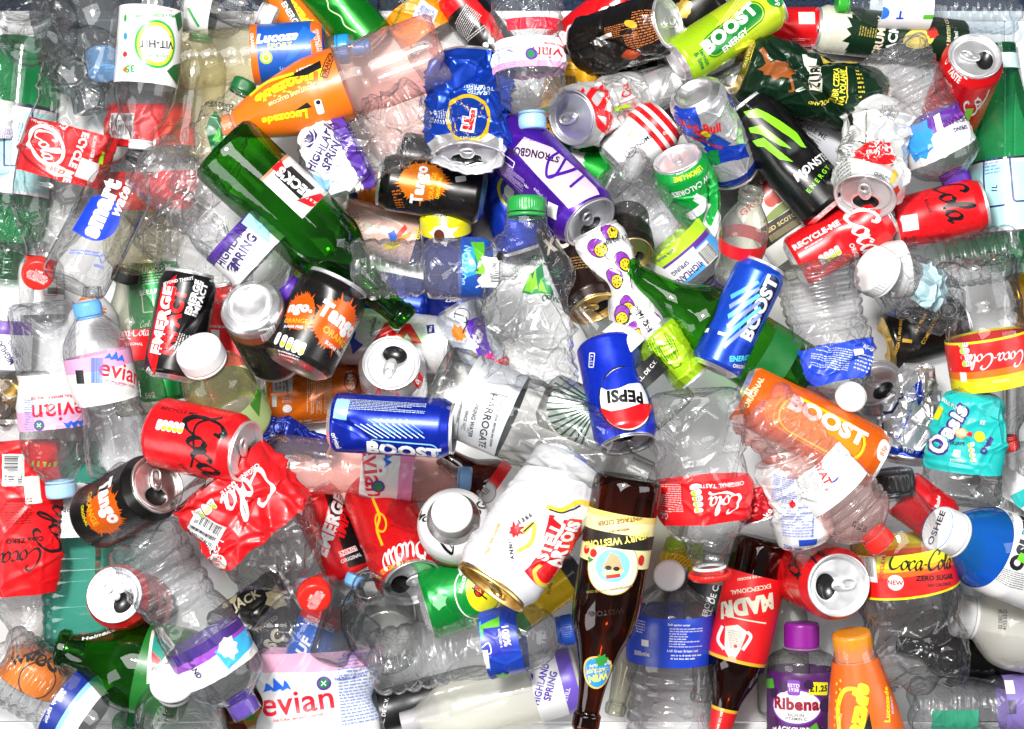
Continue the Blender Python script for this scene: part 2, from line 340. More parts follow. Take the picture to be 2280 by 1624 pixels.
def crom(pts, n=7):
    p = np.asarray(pts, float)
    if len(p) < 3: return np.linspace(p[0], p[-1], n)
    q = np.vstack([2 * p[0] - p[1], p, 2 * p[-1] - p[-2]]); out = []
    for i in range(1, len(q) - 2):
        t = np.linspace(0, 1, n, endpoint=False)[:, None]
        out.append(.5 * (2*q[i] + (q[i+1]-q[i-1])*t + (2*q[i-1]-5*q[i]+4*q[i+1]-q[i+2])*t**2 + (3*q[i]-q[i-1]-3*q[i+1]+q[i+2])*t**3))
    return np.vstack(out + [p[-1:]])
def ribbon(line, w, nib=None):
    d = np.gradient(line, axis=0); a = np.arctan2(d[:, 1], d[:, 0])
    ww = np.full(len(line), w) if nib is None else w * (.30 + .70 * np.abs(np.sin(a - nib)))
    nrm = np.stack([-np.sin(a), np.cos(a)], 1) * ww[:, None] / 2
    V = np.empty((len(line) * 2, 2)); V[0::2] = line + nrm; V[1::2] = line - nrm
    i = np.arange(len(line) - 1) * 2
    return V, np.concatenate([np.stack([i, i + 1, i + 2], 1), np.stack([i + 1, i + 3, i + 2], 1)])
def script(txt, w=.27, swash=True):
    key = ('script', txt, w, swash)
    if key in _TX: return _TX[key]
    Vs, Fs, off, x, lift = [], [], 0, 0, []
    def add(line, ww):
        nonlocal off
        V, F = ribbon(line, ww, math.radians(35)); Vs.append(V); Fs.append(F + off); off += len(V)
        lift.append(np.linspace(0, 1, len(V)) * .0006 + .0004 * len(lift))
    for ch in txt:
        adv, st = GL.get(ch, GL['o'])
        for s in st:
            p = crom(s); p = p + [x, 0]; p[:, 0] += p[:, 1] * .18; add(p, w * (1.25 if ch.isupper() else 1))
        x += adv
    if swash and txt.startswith('C'):
        add(crom([(.9, .08), (1.4, -.25), (2.4, -.5), (3.4, -.3), (min(4.2, x), -.55)]), w * 1.2)
    V = np.vstack(Vs); F = np.vstack(Fs); lo, hi = V.min(0), V.max(0); V = V - (lo + hi) / 2
    _TX[key] = (V, F, np.concatenate(lift)); return _TX[key]

# ------------------------------------------------------------------ from a place in the heap to the world
def at(px, py, z):
    s = WREF / PW * (CAMH - z) / (CAMH - ZREF)
    return np.array([(px - PW / 2) * s, -(py - PH / 2) * s, z])
def pxscale(z): return WREF / PW * (CAMH - z) / (CAMH - ZREF)

ITEMS = []; PACK = .40
class Item: pass

def make_item(name, label, cat, group, b, t, R, **k):
    it = Item(); it.name, it.label, it.cat, it.group = name, label, cat, group
    it.b, it.t, it.R = np.array(b, float), np.array(t, float), float(R)
    d = np.linalg.norm(it.t - it.b)
    it.Lr = k.get('L')                                   # true length in radii, when the thing points up or down out of the heap
    it.up = k.get('up', 1)
    if it.Lr:
        it.Lr = max(it.Lr, d / it.R + .01); it.dz = math.sqrt((it.Lr * it.R) ** 2 - d * d) * it.up   # in pixels
    else: it.Lr = d / it.R; it.dz = None
    it.sink = k.get('sink', .52); it.roll = k.get('roll', 0); it.deform = k.get('deform', [])
    it.flatk = 1.0
    for s in it.deform:
        if s[0] == 'flat': it.flatk *= s[1] if len(s) < 4 else (1 + s[1]) / 2
    it.k = k; it.z = k.get('z'); it.maxslope = k.get('slope', .14)
    a = (it.t - it.b) * [1, -1]; it.ai = a / max(1e-6, np.linalg.norm(a)); it.si = np.array([it.ai[1], -it.ai[0]])
    L3 = it.Lr * it.R; it.sin_t = (it.dz or 0) / L3; it.cos_t = math.sqrt(max(.02, 1 - it.sin_t ** 2)); it.d = d
    ITEMS.append(it); return it

def px_to_surf(it, q):
    """photo points on the thing -> angle round it (radians) and height along it (radii)"""
    q = (np.atleast_2d(np.asarray(q, float)) - it.b) * [1, -1]
    w = q @ it.si; l = q @ it.ai
    v = np.clip(l / max(it.d, 1), 0.02, .98)
    for _ in range(3):
        r = it.rad(v * it.Lr) * it.R; th = np.arcsin(np.clip(w / np.maximum(r, 1), -.985, .985))
        v = np.clip((l + r * np.cos(th) * it.sin_t) / max(it.d, 1), .01, .99)
    return th, v * it.Lr

def make_grid(it, zz, n, lift=0.0):
    """the deformed skin as a grid, so that ink can lie exactly on it"""
    P, _ = lathe(np.stack([it.rad(zz) + lift, zz], 1), n); G = deform(P, it.Lr, it.deform).reshape(len(zz), n, 3)
    du = np.roll(G, -1, 1) - np.roll(G, 1, 1); dv = np.gradient(G, axis=0); N = np.cross(du, dv); N /= np.linalg.norm(N, axis=2, keepdims=True) + 1e-12
    it.grid = (zz, n, G, N); return G
def surf(it, th, z, off, label=0.0):
    if getattr(it, 'grid', None) is not None:
        zz, n, G, N = it.grid; z = np.clip(z, zz[0], zz[-1]); k = np.clip(np.searchsorted(zz, z, side='right') - 1, 0, len(zz) - 2)
        fz = ((z - zz[k]) / np.maximum(zz[k + 1] - zz[k], 1e-9))[:, None]; u = (th % (2 * math.pi)) / (2 * math.pi) * n; j = np.floor(u).astype(int) % n; fu = (u - np.floor(u))[:, None]; j2 = (j + 1) % n
        def bi(A): return (A[k, j] * (1 - fu) + A[k, j2] * fu) * (1 - fz) + (A[k + 1, j] * (1 - fu) + A[k + 1, j2] * fu) * fz
        return bi(G) + bi(N) * np.reshape(off, (-1, 1))
    r = it.rad(z) + off + label
    P = np.stack([r * np.sin(th), -r * np.cos(th), z], -1)
    return deform(P, it.Lr, it.deform)

def rrect(w, h, r=0.0, n=5):
    r = min(r, w / 2, h / 2)
    if r <= 0: return [(-w/2, -h/2), (w/2, -h/2), (w/2, h/2), (-w/2, h/2)]
    o = []
    for cx, cy, a0 in ((w/2-r, -h/2+r, -90), (w/2-r, h/2-r, 0), (-w/2+r, h/2-r, 90), (-w/2+r, -h/2+r, 180)):
        for i in range(n + 1):
            a = math.radians(a0 + 90 * i / n); o.append((cx + r * math.cos(a), cy + r * math.sin(a)))
    return o
def tess(pts):
    from mathutils.geometry import tessellate_polygon
    p = [Vector((x, y, 0)) for x, y in pts]
    return np.array(pts, float), np.array(tessellate_polygon([p]))
def ellipse(rx, ry, n=40): return [(rx * math.cos(2*math.pi*i/n), ry * math.sin(2*math.pi*i/n)) for i in range(n)]

def decal_chunks(it, decals, label=0.0):
    """turn the list of printed marks into thin ink layers that follow the surface"""
    out = []; cr = any(q[0] in ('crum', 'crease') for q in it.deform); base = it.k.get('inkoff', .008 if cr else .0055); step = .0022 if cr else .0016
    for n, d in enumerate(decals):
        kind = d[0]; off = base + step * n; lift = None; o = d[-1] if isinstance(d[-1], dict) else {}
        mode = 'tan'; c0 = None; ang = 0
        if kind == 't':
            _, txt, x, y, h, ang, col = d[:7]
            V, F = sans(txt, o.get('b', .02), o.get('sh', 0), o.get('sp', 1)); V = V * [o.get('sx', 1) * h, h]; c0 = (x, y)
        elif kind == 's':
            _, txt, x, y, h, ang, col = d[:7]
            V, F, lift = script(txt, o.get('w', .27), o.get('swash', True)); V = V * [o.get('sx', 1) * h * .72, h * .72]; c0 = (x, y); off += .001
        elif kind == 'e':
            _, x, y, rx, ry, ang, col = d[:7]; V, F = tess(ellipse(rx, ry)); c0 = (x, y)
        elif kind == 'ring':
            _, x, y, rx, ry, ang, col, w = d[:8]; p = np.array(ellipse(rx, ry, 48)); p = np.vstack([p, p[:1]]); V, F = ribbon(p, w); c0 = (x, y)
        elif kind == 'r':
            _, x, y, w, h, ang, col = d[:7]; V, F = tess(rrect(w, h, o.get('r', 0))); c0 = (x, y)
        elif kind == 'fr':
            _, x, y, w, h, ang, col, tk = d[:8]; p = np.array(rrect(w, h, o.get('r', 2))); p = np.vstack([p, p[:1]]); V, F = ribbon(p, tk); c0 = (x, y)
        elif kind == 'p': _, pts, col = d[:3]; V, F = tess(pts); mode = 'px'
        elif kind == 'line':
            _, pts, w, col = d[:4]; V, F = ribbon(crom(pts, 6) if len(pts) > 2 else np.linspace(pts[0], pts[1], 6), w); mode = 'px'
        elif kind == 'fp':
            _, x, y, w, h, rows, ang, col = d[:8]; rs = np.random.RandomState(int(x * 7 + y) % 9999); Vl, Fl = [], []; hh = h / rows; m = 0
            rows = max(1, int(rows * 1.45)); hh = h / rows
            for i in range(rows):
                cx = -w / 2; yy = h / 2 - (i + .5) * hh; end = w / 2 if rs.rand() < .7 else w * (rs.rand() * .6 - .1)
                while cx < end:
                    for q in range(rs.randint(2, 6)):
                        ww = hh * (.16 + .16 * rs.rand()); e2 = min(cx + ww, w / 2); up = hh * (.20 + .10 * (rs.rand() < .25))
                        if e2 - cx > hh * .05: Vl += [(cx, yy - hh*.20), (e2, yy - hh*.20), (e2, yy + up), (cx, yy + up)]; Fl += [(m, m+1, m+2), (m, m+2, m+3)]; m += 4
                        cx = e2 + hh * .10
                    cx += hh * .28
            V, F = np.array(Vl), np.array(Fl); c0 = (x, y)
        elif kind == 'bar':
            _, x, y, w, h, ang = d[:6]; col = o.get('col', BLACK); rs = np.random.RandomState(int(x + y)); Vl, Fl = [], []; m = 0; cx = -w / 2
            while cx < w / 2:
                ww = w / 70 * (1 + rs.randint(0, 3)); Vl += [(cx, -h/2), (min(cx + ww, w/2), -h/2), (min(cx + ww, w/2), h/2), (cx, h/2)]
                Fl += [(m, m+1, m+2), (m, m+2, m+3)]; m += 4; cx += ww + w / 70 * (1 + rs.randint(0, 2))
            V, F = np.array(Vl), np.array(Fl); c0 = (x, y)
        elif kind == 'blob':
            _, x, y, r, spikes, amp, col, seed = d[:8]; rs = np.random.RandomState(seed); p = []
            for i in range(spikes * 2):
                a = math.pi * i / spikes; q = r * (1 + (amp * rs.rand() ** (1 if spikes < 16 else 2.2) if i % 2 else -amp * (.25 if spikes < 16 else .1) * rs.rand())); p.append((q * math.cos(a), q * math.sin(a)))
            V, F = tess(p); c0 = (x, y); ang = 0; V = V * [o.get('sx', 1), o.get('sy', 1)]
        h = it.R * (.10 if not any(s[0] in ('crum', 'crease', 'dent', 'petal') for s in it.deform) else .055)
        if kind == 'fp' or kind == 'bar': h = it.R * .14
        if lift is not None: V = np.column_stack([V, lift])
        else: V = np.column_stack([V, np.zeros(len(V))])
        if kind in ('p', 'line'): V[:, 2] = np.linspace(0, .0008, len(V)) if kind == 'line' else 0
        V, F = sub_tris(V, F, h)
        if mode == 'px': th, z = px_to_surf(it, V[:, :2])
        elif it.flatk < .78:                              # squashed flat: print lies in the plane of the flattened side
            a = math.radians(ang); X = V[:, 0] * math.cos(a) - V[:, 1] * math.sin(a); Y = V[:, 0] * math.sin(a) + V[:, 1] * math.cos(a)
            th, z = px_to_surf(it, np.stack([c0[0] + X, c0[1] - Y], 1))
        else:
            th0, z0 = px_to_surf(it, [c0]); a = math.radians(ang); X = V[:, 0] * math.cos(a) - V[:, 1] * math.sin(a); Y = V[:, 0] * math.sin(a) + V[:, 1] * math.cos(a)
            D = np.stack([X, Y], 1); th = th0[0] + (D @ it.si) / it.R / max(.3, float(it.rad(np.array([z0[0]]))[0])); z = z0[0] + (D @ it.ai) / it.R / it.cos_t
        if 'clip' in it.__dict__ and it.clip is not None:
            z = np.clip(z, it.clip[0], it.clip[1])
        P = surf(it, th, z, off + V[:, 2], label)
        # make the ink face outwards
        cr = np.cross(P[F[:, 1]] - P[F[:, 0]], P[F[:, 2]] - P[F[:, 0]]); ce = P[F].mean(1); ce[:, 2] = 0
        if (cr * ce).sum() < 0: F = F[:, ::-1]
        out.append(Chunk(P, [F], col))
    return out

# ------------------------------------------------------------------ profiles
SHAPES = {  # v along the thing : radius (of the widest part)
 'water':  [(0,.80),(.015,.93),(.05,1),(.34,.97),(.42,.90),(.50,1),(.76,1),(.80,.98),(.855,.80),(.90,.50),(.915,.40),(.93,.38),(1,.38)],
 'evian':  [(0,.80),(.02,.94),(.06,1),(.30,.97),(.40,.86),(.50,.98),(.56,1),(.72,1),(.78,.93),(.86,.66),(.92,.42),(.935,.38),(1,.38)],
 'cola':   [(0,.80),(.02,.95),(.06,1),(.25,1),(.32,.92),(.40,.98),(.46,1),(.64,1),(.74,.90),(.85,.58),(.92,.38),(1,.36)],
 'plain':  [(0,.86),(.015,.96),(.05,1),(.60,1),(.70,.96),(.80,.76),(.88,.50),(.92,.38),(1,.36)],
 'sleeve': [(0,.86),(.015,.96),(.05,1),(.30,1),(.36,.93),(.45,1),(.56,1),(.70,.84),(.85,.56),(.92,.38),(.94,.34),(1,.34)],
 'sport':  [(0,.88),(.02,.97),(.06,1),(.26,.97),(.40,1),(.76,1),(.82,.88),(.85,.6),(.87,.48),(1,.46)],
 'squat':  [(0,.85),(.03,.97),(.08,1),(.55,1),(.66,.93),(.76,.70),(.82,.50),(.86,.44),(1,.42)],
 'cordial':[(0,.85),(.03,.97),(.08,1),(.60,1),(.63,.97),(.66,1),(.74,.88),(.81,.58),(.84,.46),(1,.46)],
 'cone':   [(0,.90),(.03,.97),(.10,1),(.30,.98),(.60,.80),(.85,.55),(.90,.50),(1,.48)],
 'beer':   [(0,.88),(.015,.97),(.05,1),(.50,1),(.58,.96),(.66,.76),(.75,.50),(.86,.38),(.95,.33),(.955,.40),(.985,.40),(1,.36)],
 'stubby': [(0,.88),(.015,.97),(.05,1),(.48,1),(.58,.93),(.68,.66),(.78,.46),(.93,.34),(.94,.41),(.985,.41),(1,.37)],
 'round':  [(0,.88),(.02,.97),(.06,1),(.42,1),(.52,.96),(.66,.70),(.80,.45),(.93,.35),(.935,.42),(.985,.42),(1,.38)],
 'wine':   [(0,.90),(.015,.97),(.04,1),(.70,1),(.80,.9),(.86,.5),(.9,.36),(1,.34)],
 'hock':   [(0,.86),(.02,.96),(.06,1),(.34,1),(.48,.90),(.66,.62),(.84,.42),(.94,.36),(1,.36)],
 'contour':[(0,.86),(.03,.96),(.10,1),(.24,.92),(.40,1),(.60,1),(.72,.82),(.85,.52),(.89,.47),(.895,.53),(.92,.53),(.925,.48),(.955,.48),(.96,.54),(.99,.54),(1,.49)],
 'flask':  [(0,.90),(.02,.97),(.06,1),(.62,1),(.72,.9),(.80,.5),(.86,.34),(1,.33)],
}
def rfun_bottle(shape, ribs):
    p = np.array(SHAPES[shape] if isinstance(shape, str) else shape)
    def f(v):
        v = np.asarray(v, float); r = pchip(p[:, 0], p[:, 1], v)
        for (a, b, n, dep) in ribs:
            w = smooth01((v - a) / .02) * smooth01((b - v) / .02); r = r * (1 - dep * w * (.5 - .5 * np.cos(2 * math.pi * n * (v - a) / (b - a))) ** 2)
        return r
    return f

GB, GC, GG = 'plastic bottles in the heap', 'drink cans in the heap', 'glass bottles in the heap'
def bottle(label, shape, mat, b, t, R, ribs=(), cap=None, labels=(), prints=(), glass=False, **k):
    it = make_item('glass_bottle' if glass else 'plastic_bottle', label, 'bottle', GG if glass else GB, b, t, R, **k)
    f = rfun_bottle(shape, ribs); it.rad = lambda z: f(np.asarray(z) / it.Lr)
    it.type, it.mat, it.cap, it.labels, it.prints, it.glass = 'bottle', mat, cap, labels, prints, glass
    it.rmean = 1.0; return it
def can(label, b, t, R, bands, decals=(), lid=None, base=SILVER, hole=0, **k):
    if 'deform' not in k:                                # nearly every can in the heap has a knock or two
        rs = np.random.RandomState(len(ITEMS) * 13 + 5)
        k['deform'] = [('dent', rs.uniform(-70, 70), rs.uniform(.25, .75), rs.uniform(.05, .11), rs.uniform(22, 38), rs.uniform(.07, .14)), ('crease', rs.uniform(-60, 60), rs.uniform(.3, .7), rs.uniform(.04, .09), rs.uniform(28, 45), rs.uniform(.05, .1), rs.uniform(-.6, .6))]
    it = make_item('drink_can', label, 'can', GC, b, t, R, **k); L = it.Lr
    q = np.array([(0, .72), (.05, .78), (.13, .90), (.24, .985), (.30, 1), (L - .44, 1), (L - .36, .985), (L - .12, .86), (L - .07, .845), (L, .845)])
    it.rad = lambda z: np.interp(np.asarray(z, float), q[:, 0], q[:, 1])
    it.type, it.bands, it.decals, it.lid, it.base, it.hole = 'can', bands, decals, lid or SILVER, base, hole
    return it

# ------------------------------------------------------------------ settling the heap
GX, GY, GS = 720, 560, .002
HM = np.zeros((GY, GX))
def settle(it):
    z0 = z1 = .05
    xs = (np.arange(GX) - GX / 2) * GS; ys = (np.arange(GY) - GY / 2) * GS
    for _ in range(3):
        if it.z is not None:
            z0, z1 = it.z; B, T = at(*it.b, z0), at(*it.t, z1)
        B, T = at(*it.b, z0), at(*it.t, z1); Rw = it.R * pxscale((z0 + z1) / 2)
        A2 = T[:2] - B[:2]; d2 = max(np.linalg.norm(A2), 1e-4); u = A2 / d2
        X, Y = np.meshgrid(xs, ys); dx, dy = X - B[0], Y - B[1]
        l = dx * u[0] + dy * u[1]; w = -dx * u[1] + dy * u[0]; t = l / d2
        tc = np.clip(t, 0, 1); over = np.abs(l - tc * d2); r = it.rad(np.clip(tc, .01, .99) * it.Lr) * Rw
        rr = np.hypot(w, over); m = (rr < r * .93) & (over < r * .5 * (0 if it.dz is None else 1) + 1e-9)
        h = r * np.sqrt(np.maximum(1 - (rr / np.maximum(r, 1e-6)) ** 4, 0)) * it.flatk
        if it.dz is not None: h = h * (it.cos_t + .25 * (1 - it.cos_t))
        if it.z is not None: break
        c = (HM + h * (1 - it.sink))[m]; tt = tc[m]
        if it.dz is not None:
            dz = it.dz * pxscale((z0 + z1) / 2); z0n = (c - dz * tt).max(); z0, z1 = z0n, z0n + dz
        else:
            best = None
            for s in np.linspace(-it.maxslope, it.maxslope, 41):
                zm = (c - s * (tt - .5) * d2).max()
                if best is None or zm + .02 * abs(s) < best[0]: best = (zm + .02 * abs(s), zm, s)
            z0, z1 = best[1] - best[2] * d2 / 2, best[1] + best[2] * d2 / 2
    up = z0 + (z1 - z0) * tc + h * (.42 if it.type == 'bottle' and not it.glass else .54)
    HM[m] = np.maximum(HM[m], up[m]); it.z0, it.z1 = z0, z1

# ------------------------------------------------------------------ building
COL = SC.collection
def link(name, me, parent=None):
    o = bpy.data.objects.new(name, me); COL.objects.link(o)
    if parent: o.parent = parent
    return o
def dfm(it, P): return deform(P, it.Lr, it.deform)
def segs(it):
    cr = any(s[0] in ('crum', 'crease', 'dent', 'facet', 'petal') for s in it.deform)
    return ((190, .036) if any(s[0] == 'crum' for s in it.deform) else (144, .05)) if cr else (72, .09)

def build_root(it):
    B, T = Vector(at(*it.b, it.z0)), Vector(at(*it.t, it.z1)); a = (T - B); it.Rw = a.length / it.Lr; a.normalize()
    c = (Vector((0, 0, CAMH)) - (B + T) / 2).normalized()
    f = c - a * c.dot(a)
    if f.length < .05: f = Vector((0, -1, 0)) - a * Vector((0, -1, 0)).dot(a)
    f.normalize(); s = a.cross(f); y = -f
    M = Matrix(((s.x, y.x, a.x, B.x), (s.y, y.y, a.y, B.y), (s.z, y.z, a.z, B.z), (0, 0, 0, 1)))
    o = bpy.data.objects.new(it.name, None); COL.objects.link(o); o.empty_display_size = .02
    o.matrix_world = M; o['label'] = it.label; o['category'] = it.cat; o['group'] = it.group
    it.root = o; return o

def lathe_chunk(it, rz, col, nseg, z_as_is=False, th=None, closed_caps=False):
    P, F = lathe(rz, nseg, th); return Chunk(dfm(it, P), F, col)

def make_cap(it, r, h, col, z0=None, top=None, ridges=44, bevel=.06, ring=True, xf=None, text=(), ringcol=None, prof=None):
    L = it.Lr; z0 = L - h if z0 is None else z0; n = 132
    pr = prof or [(r * .97, 0), (r * .985, .03), (r * .985, h - bevel * 1.2), (r * .96, h - bevel * .5), (r * .88, h), (r * .6, h + .006), (0, h + .008)]
    rz = dense(pr, .05); P, F = lathe(rz, n)
    if ridges:
        t = np.arctan2(P[:, 0], -P[:, 1]); rr = np.hypot(P[:, 0], P[:, 1]); zz = P[:, 2]
        w = ((zz > .04) & (zz < h - bevel * 1.3) & (rr > r * .9)).astype(float)
        g = 1 + .030 * w * np.sign(np.sin(t * ridges)) * np.abs(np.sin(t * ridges)) ** .6; P[:, 0] *= g; P[:, 1] *= g
    def place(P):
        P = P + [0, 0, z0] if xf is None else xform(P, xf)
        return P if xf is not None else shift_to_axis(it, P)
    chunks = [Chunk(place(P), F, col)]
    for (txt, hh, ang, c, dx, dy) in text:
        V, Fi = sans(txt, .02); a = math.radians(ang); V = V * hh; X = V[:, 0] * math.cos(a) - V[:, 1] * math.sin(a) + dx; Y = V[:, 0] * math.sin(a) + V[:, 1] * math.cos(a) + dy
        Q = np.stack([X, Y, np.full(len(X), h + .016)], 1)
        chunks.append(Chunk(place(Q), [Fi], c))
    o = link('cap', build_mesh('cap', chunks, cap_mat(), it.Rw), it.root)
    if ring:
        z = (L - h - .10) ; rz = dense([(r * .9, 0), (r * .985, .005), (r * .985, .075), (r * .9, .08)], .04); P, F = lathe(rz, 72)
        P = shift_to_axis(it, P + [0, 0, z])
        link('tamper_ring', build_mesh('tamper_ring', [Chunk(P, F, ringcol or col)], cap_mat(), it.Rw), o)
    return o
def shift_to_axis(it, P):
    """stiff pieces ride along with the deformed axis at their height"""
    zc = float(np.clip(P[:, 2].mean(), 0, it.Lr)); q = np.array([[.001, 0, zc], [-.001, 0, zc], [0, .001, zc], [0, -.001, zc]])
    sp = [s for s in it.deform if s[0] in ('bend', 'kink')]
    return P + (deform(q, it.Lr, sp).mean(0) - [0, 0, zc])
def xform(P, xf):
    ox, oy, oz, rx, rz = xf; M = Matrix.Rotation(math.radians(rz), 3, 'Z') @ Matrix.Rotation(math.radians(rx), 3, 'X')
    return P @ np.array(M).T + [ox, oy, oz]

def build_bottle(it):
    root = build_root(it); L = it.Lr; n, st = segs(it); mat = CLEAR[it.mat]()
    zs = np.arange(0, L + 1e-6, st * (.75 if it.deform or it.k.get('fine') else 1)); zs[-1] = L if zs[-1] > L - .02 else zs[-1]
    if zs[-1] < L: zs = np.append(zs, L)
    extra = np.linspace(L * .9, L, 18) if it.cap is None else np.array([]); zs = np.unique(np.round(np.concatenate([zs, extra, [.02, .05]]), 5))
    r = it.rad(zs); rz = np.stack([r, zs], 1)
    r0 = r[0]; base = [(0, .16 if not it.glass else .10), (r0 * .3, .15 if not it.glass else .09), (r0 * .6, .06), (r0 * .86, .01)]
    rz = np.vstack([dense(base, .08), rz])
    if it.cap is None:                                   # open mouth: lip turned in and a stub of inner wall
        rt = r[-1]; rz = np.vstack([rz, [(rt * .96, L + .02), (rt * .84, L + .015), (rt * .76, L - .03), (rt * .74, L - .25), (rt * .76, L - .5)]])
    bd = link('body', build_mesh('body', [lathe_chunk(it, rz, (1, 1, 1, 0), n)], mat, it.Rw), root)
    if it.k.get('collar'):
        v, rr, h = it.k['collar']; P, F = lathe(dense([(rr * .8, 0), (rr, .01), (rr, h), (rr * .8, h + .01)], .05), 72); P = shift_to_axis(it, P + [0, 0, v * L])
        link('neck_ring', build_mesh('neck_ring', [Chunk(P, F, it.k.get('collarcol', WHITE))], cap_mat(), it.Rw), root)
    for lb in it.labels:
        v0, v1, col, dec = lb[:4]; o = lb[4] if len(lb) > 4 else {}
        za, zb = v0 * L, v1 * L; chunks = []
        stripes = o.get('stripes') or [(v0, col)]
        it.grid = None
        if not o.get('th'):
            zz = np.unique(np.round(np.concatenate([np.linspace(za, zb, max(3, int((zb - za) / (st * .75)) + 2)), [sv * L for sv, _ in stripes], [zb]]), 5)); G = make_grid(it, zz, n, .016)
            for i, (sv, sc) in enumerate(stripes):
                a = round(sv * L, 5); b2 = round(stripes[i + 1][0] * L if i + 1 < len(stripes) else zb, 5); m = (zz >= a - 1e-5) & (zz <= b2 + 1e-5)
                if m.sum() > 1: chunks.append(Chunk(G[m].reshape(-1, 3), [grid_faces(int(m.sum()), n, True)[:, ::-1]], sc))
            stripes = []
        for i, (sv, sc) in enumerate(stripes):
            a = sv * L; b2 = stripes[i + 1][0] * L if i + 1 < len(stripes) else zb
            zz = np.linspace(a, b2, max(2, int((b2 - a) / (st * .75)) + 2)); rz = np.stack([it.rad(zz) + .016, zz], 1)
            chunks.append(lathe_chunk(it, rz, sc, n, th=o.get('th')))
        it.clip = (za + .005, zb - .005)
        chunks += decal_chunks(it, dec, .016); it.clip = None
        link('label', build_mesh('label', chunks, film_mat(), it.Rw), root)
    it.grid = None
    if it.prints:
        make_grid(it, np.arange(.05, L, st * .75), n)
        for pr in (it.prints if isinstance(it.prints[0], list) else [it.prints]): link('label', build_mesh('label', decal_chunks(it, pr), film_mat(), it.Rw), root)
    if it.cap:
        for cp in (it.cap if isinstance(it.cap, list) else [it.cap]): make_cap(it, **cp)

def lid_meshes(it):
    L, col, n = it.Lr, it.lid, 72; z = L
    rim = dense([(.835, L - .10), (.86, L - .05), (.865, L - .01), (.85, L + .012), (.815, L + .01), (.79, L - .03), (.775, L - .16), (.755, L - .20), (.73, L - .20), (.70, L - .15), (.665, L - .135)], .03)
    P, F = lathe(rim, n); ch = [Chunk(dfm(it, P), F, col)]
    hd = it.hole
    if hd is None: hd_open = False; hd = 0
    else: hd_open = True
    a = math.radians(hd); ca, sa = math.cos(a), math.sin(a)
    def rot(p): p = np.asarray(p, float); return np.stack([p[:, 0] * ca - p[:, 1] * sa, p[:, 0] * sa + p[:, 1] * ca, p[:, 2]], 1)
    t = np.linspace(0, 2 * math.pi, n, endpoint=False); circ = np.stack([.665 * np.sin(t), -.665 * np.cos(t)], 1)
    hc, hr = (np.array([0, -.33]), (.36, .275)) if hd_open else (np.array([0., 0.]), (.02, .02))
    el = hc + np.stack([hr[0] * np.sin(t), -hr[1] * np.cos(t)], 1)
    rows = []
    for s in np.linspace(0, 1, 9):
        q = el * (1 - s) + circ * s; zz = np.full(n, L - .135)
        if s == 0: zz -= .02
        rows.append(np.column_stack([q, zz]))
    Q = rot(np.vstack(rows)); ch.append(Chunk(dfm(it, Q), [grid_faces(9, n, True)[:, ::-1]], col))
    lid = link('lid', build_mesh('lid', ch, lid_mat(), it.Rw), it.root)
    if hd_open:                                             # near-black cup below the hole, painting in the can's shaded inside
        Q = np.vstack([[[hc[0], hc[1], L - .36]], np.column_stack([hc + (el - hc) * .6, np.full(n, L - .36)]), np.column_stack([hc + (el - hc) * 1.12, np.full(n, L - .20)])])
        i = np.arange(n); f3 = np.stack([np.zeros(n, int), 1 + (i + 1) % n, 1 + i], 1); f4 = np.stack([1 + i, 1 + (i + 1) % n, 1 + n + (i + 1) % n, 1 + n + i], 1)
        link('opening_shade', build_mesh('opening_shade', [Chunk(dfm(it, rot(Q)), [f3, f4], (.012, .012, .012, 0))], can_mat(), it.Rw), lid)
    # ring pull: a rounded loop with a finger hole, riveted at the middle
    m = 40; t = np.linspace(0, 2 * math.pi, m, endpoint=False)
    oy = .20; out = np.stack([.185 * np.sin(t), .16 - (.36 if True else 0) * np.cos(t) * 1.0], 1); out[:, 1] = .16 + .34 * np.sign(-np.cos(t)) * np.abs(np.cos(t)) ** .8
    inn = np.stack([.105 * np.sin(t), .30 - .125 * np.cos(t)], 1); R3 = []
    zt = L - .075
    for q, dz in ((inn, -.025), (inn, 0), (inn * .7 + out * .3, .018), (out * .8 + inn * .2, .018), (out, 0), (out, -.035)):
        R3.append(np.column_stack([q, np.full(m, zt + dz) + (q[:, 1] > .0) * q[:, 1] * it.k.get('pull', .12)]))
    Q = rot(np.vstack(R3)); ch = [Chunk(dfm(it, Q), [grid_faces(6, m, True)[:, ::-1]], tuple(np.array(it.k.get('tab', col))))]
    P, F = lathe(dense([(.075, L - .14), (.075, L - .06), (.05, L - .045), (0, L - .04)], .04), 20); ch.append(Chunk(dfm(it, P), F, col))
    link('tab', build_mesh('tab', ch, lid_mat(), it.Rw), lid)

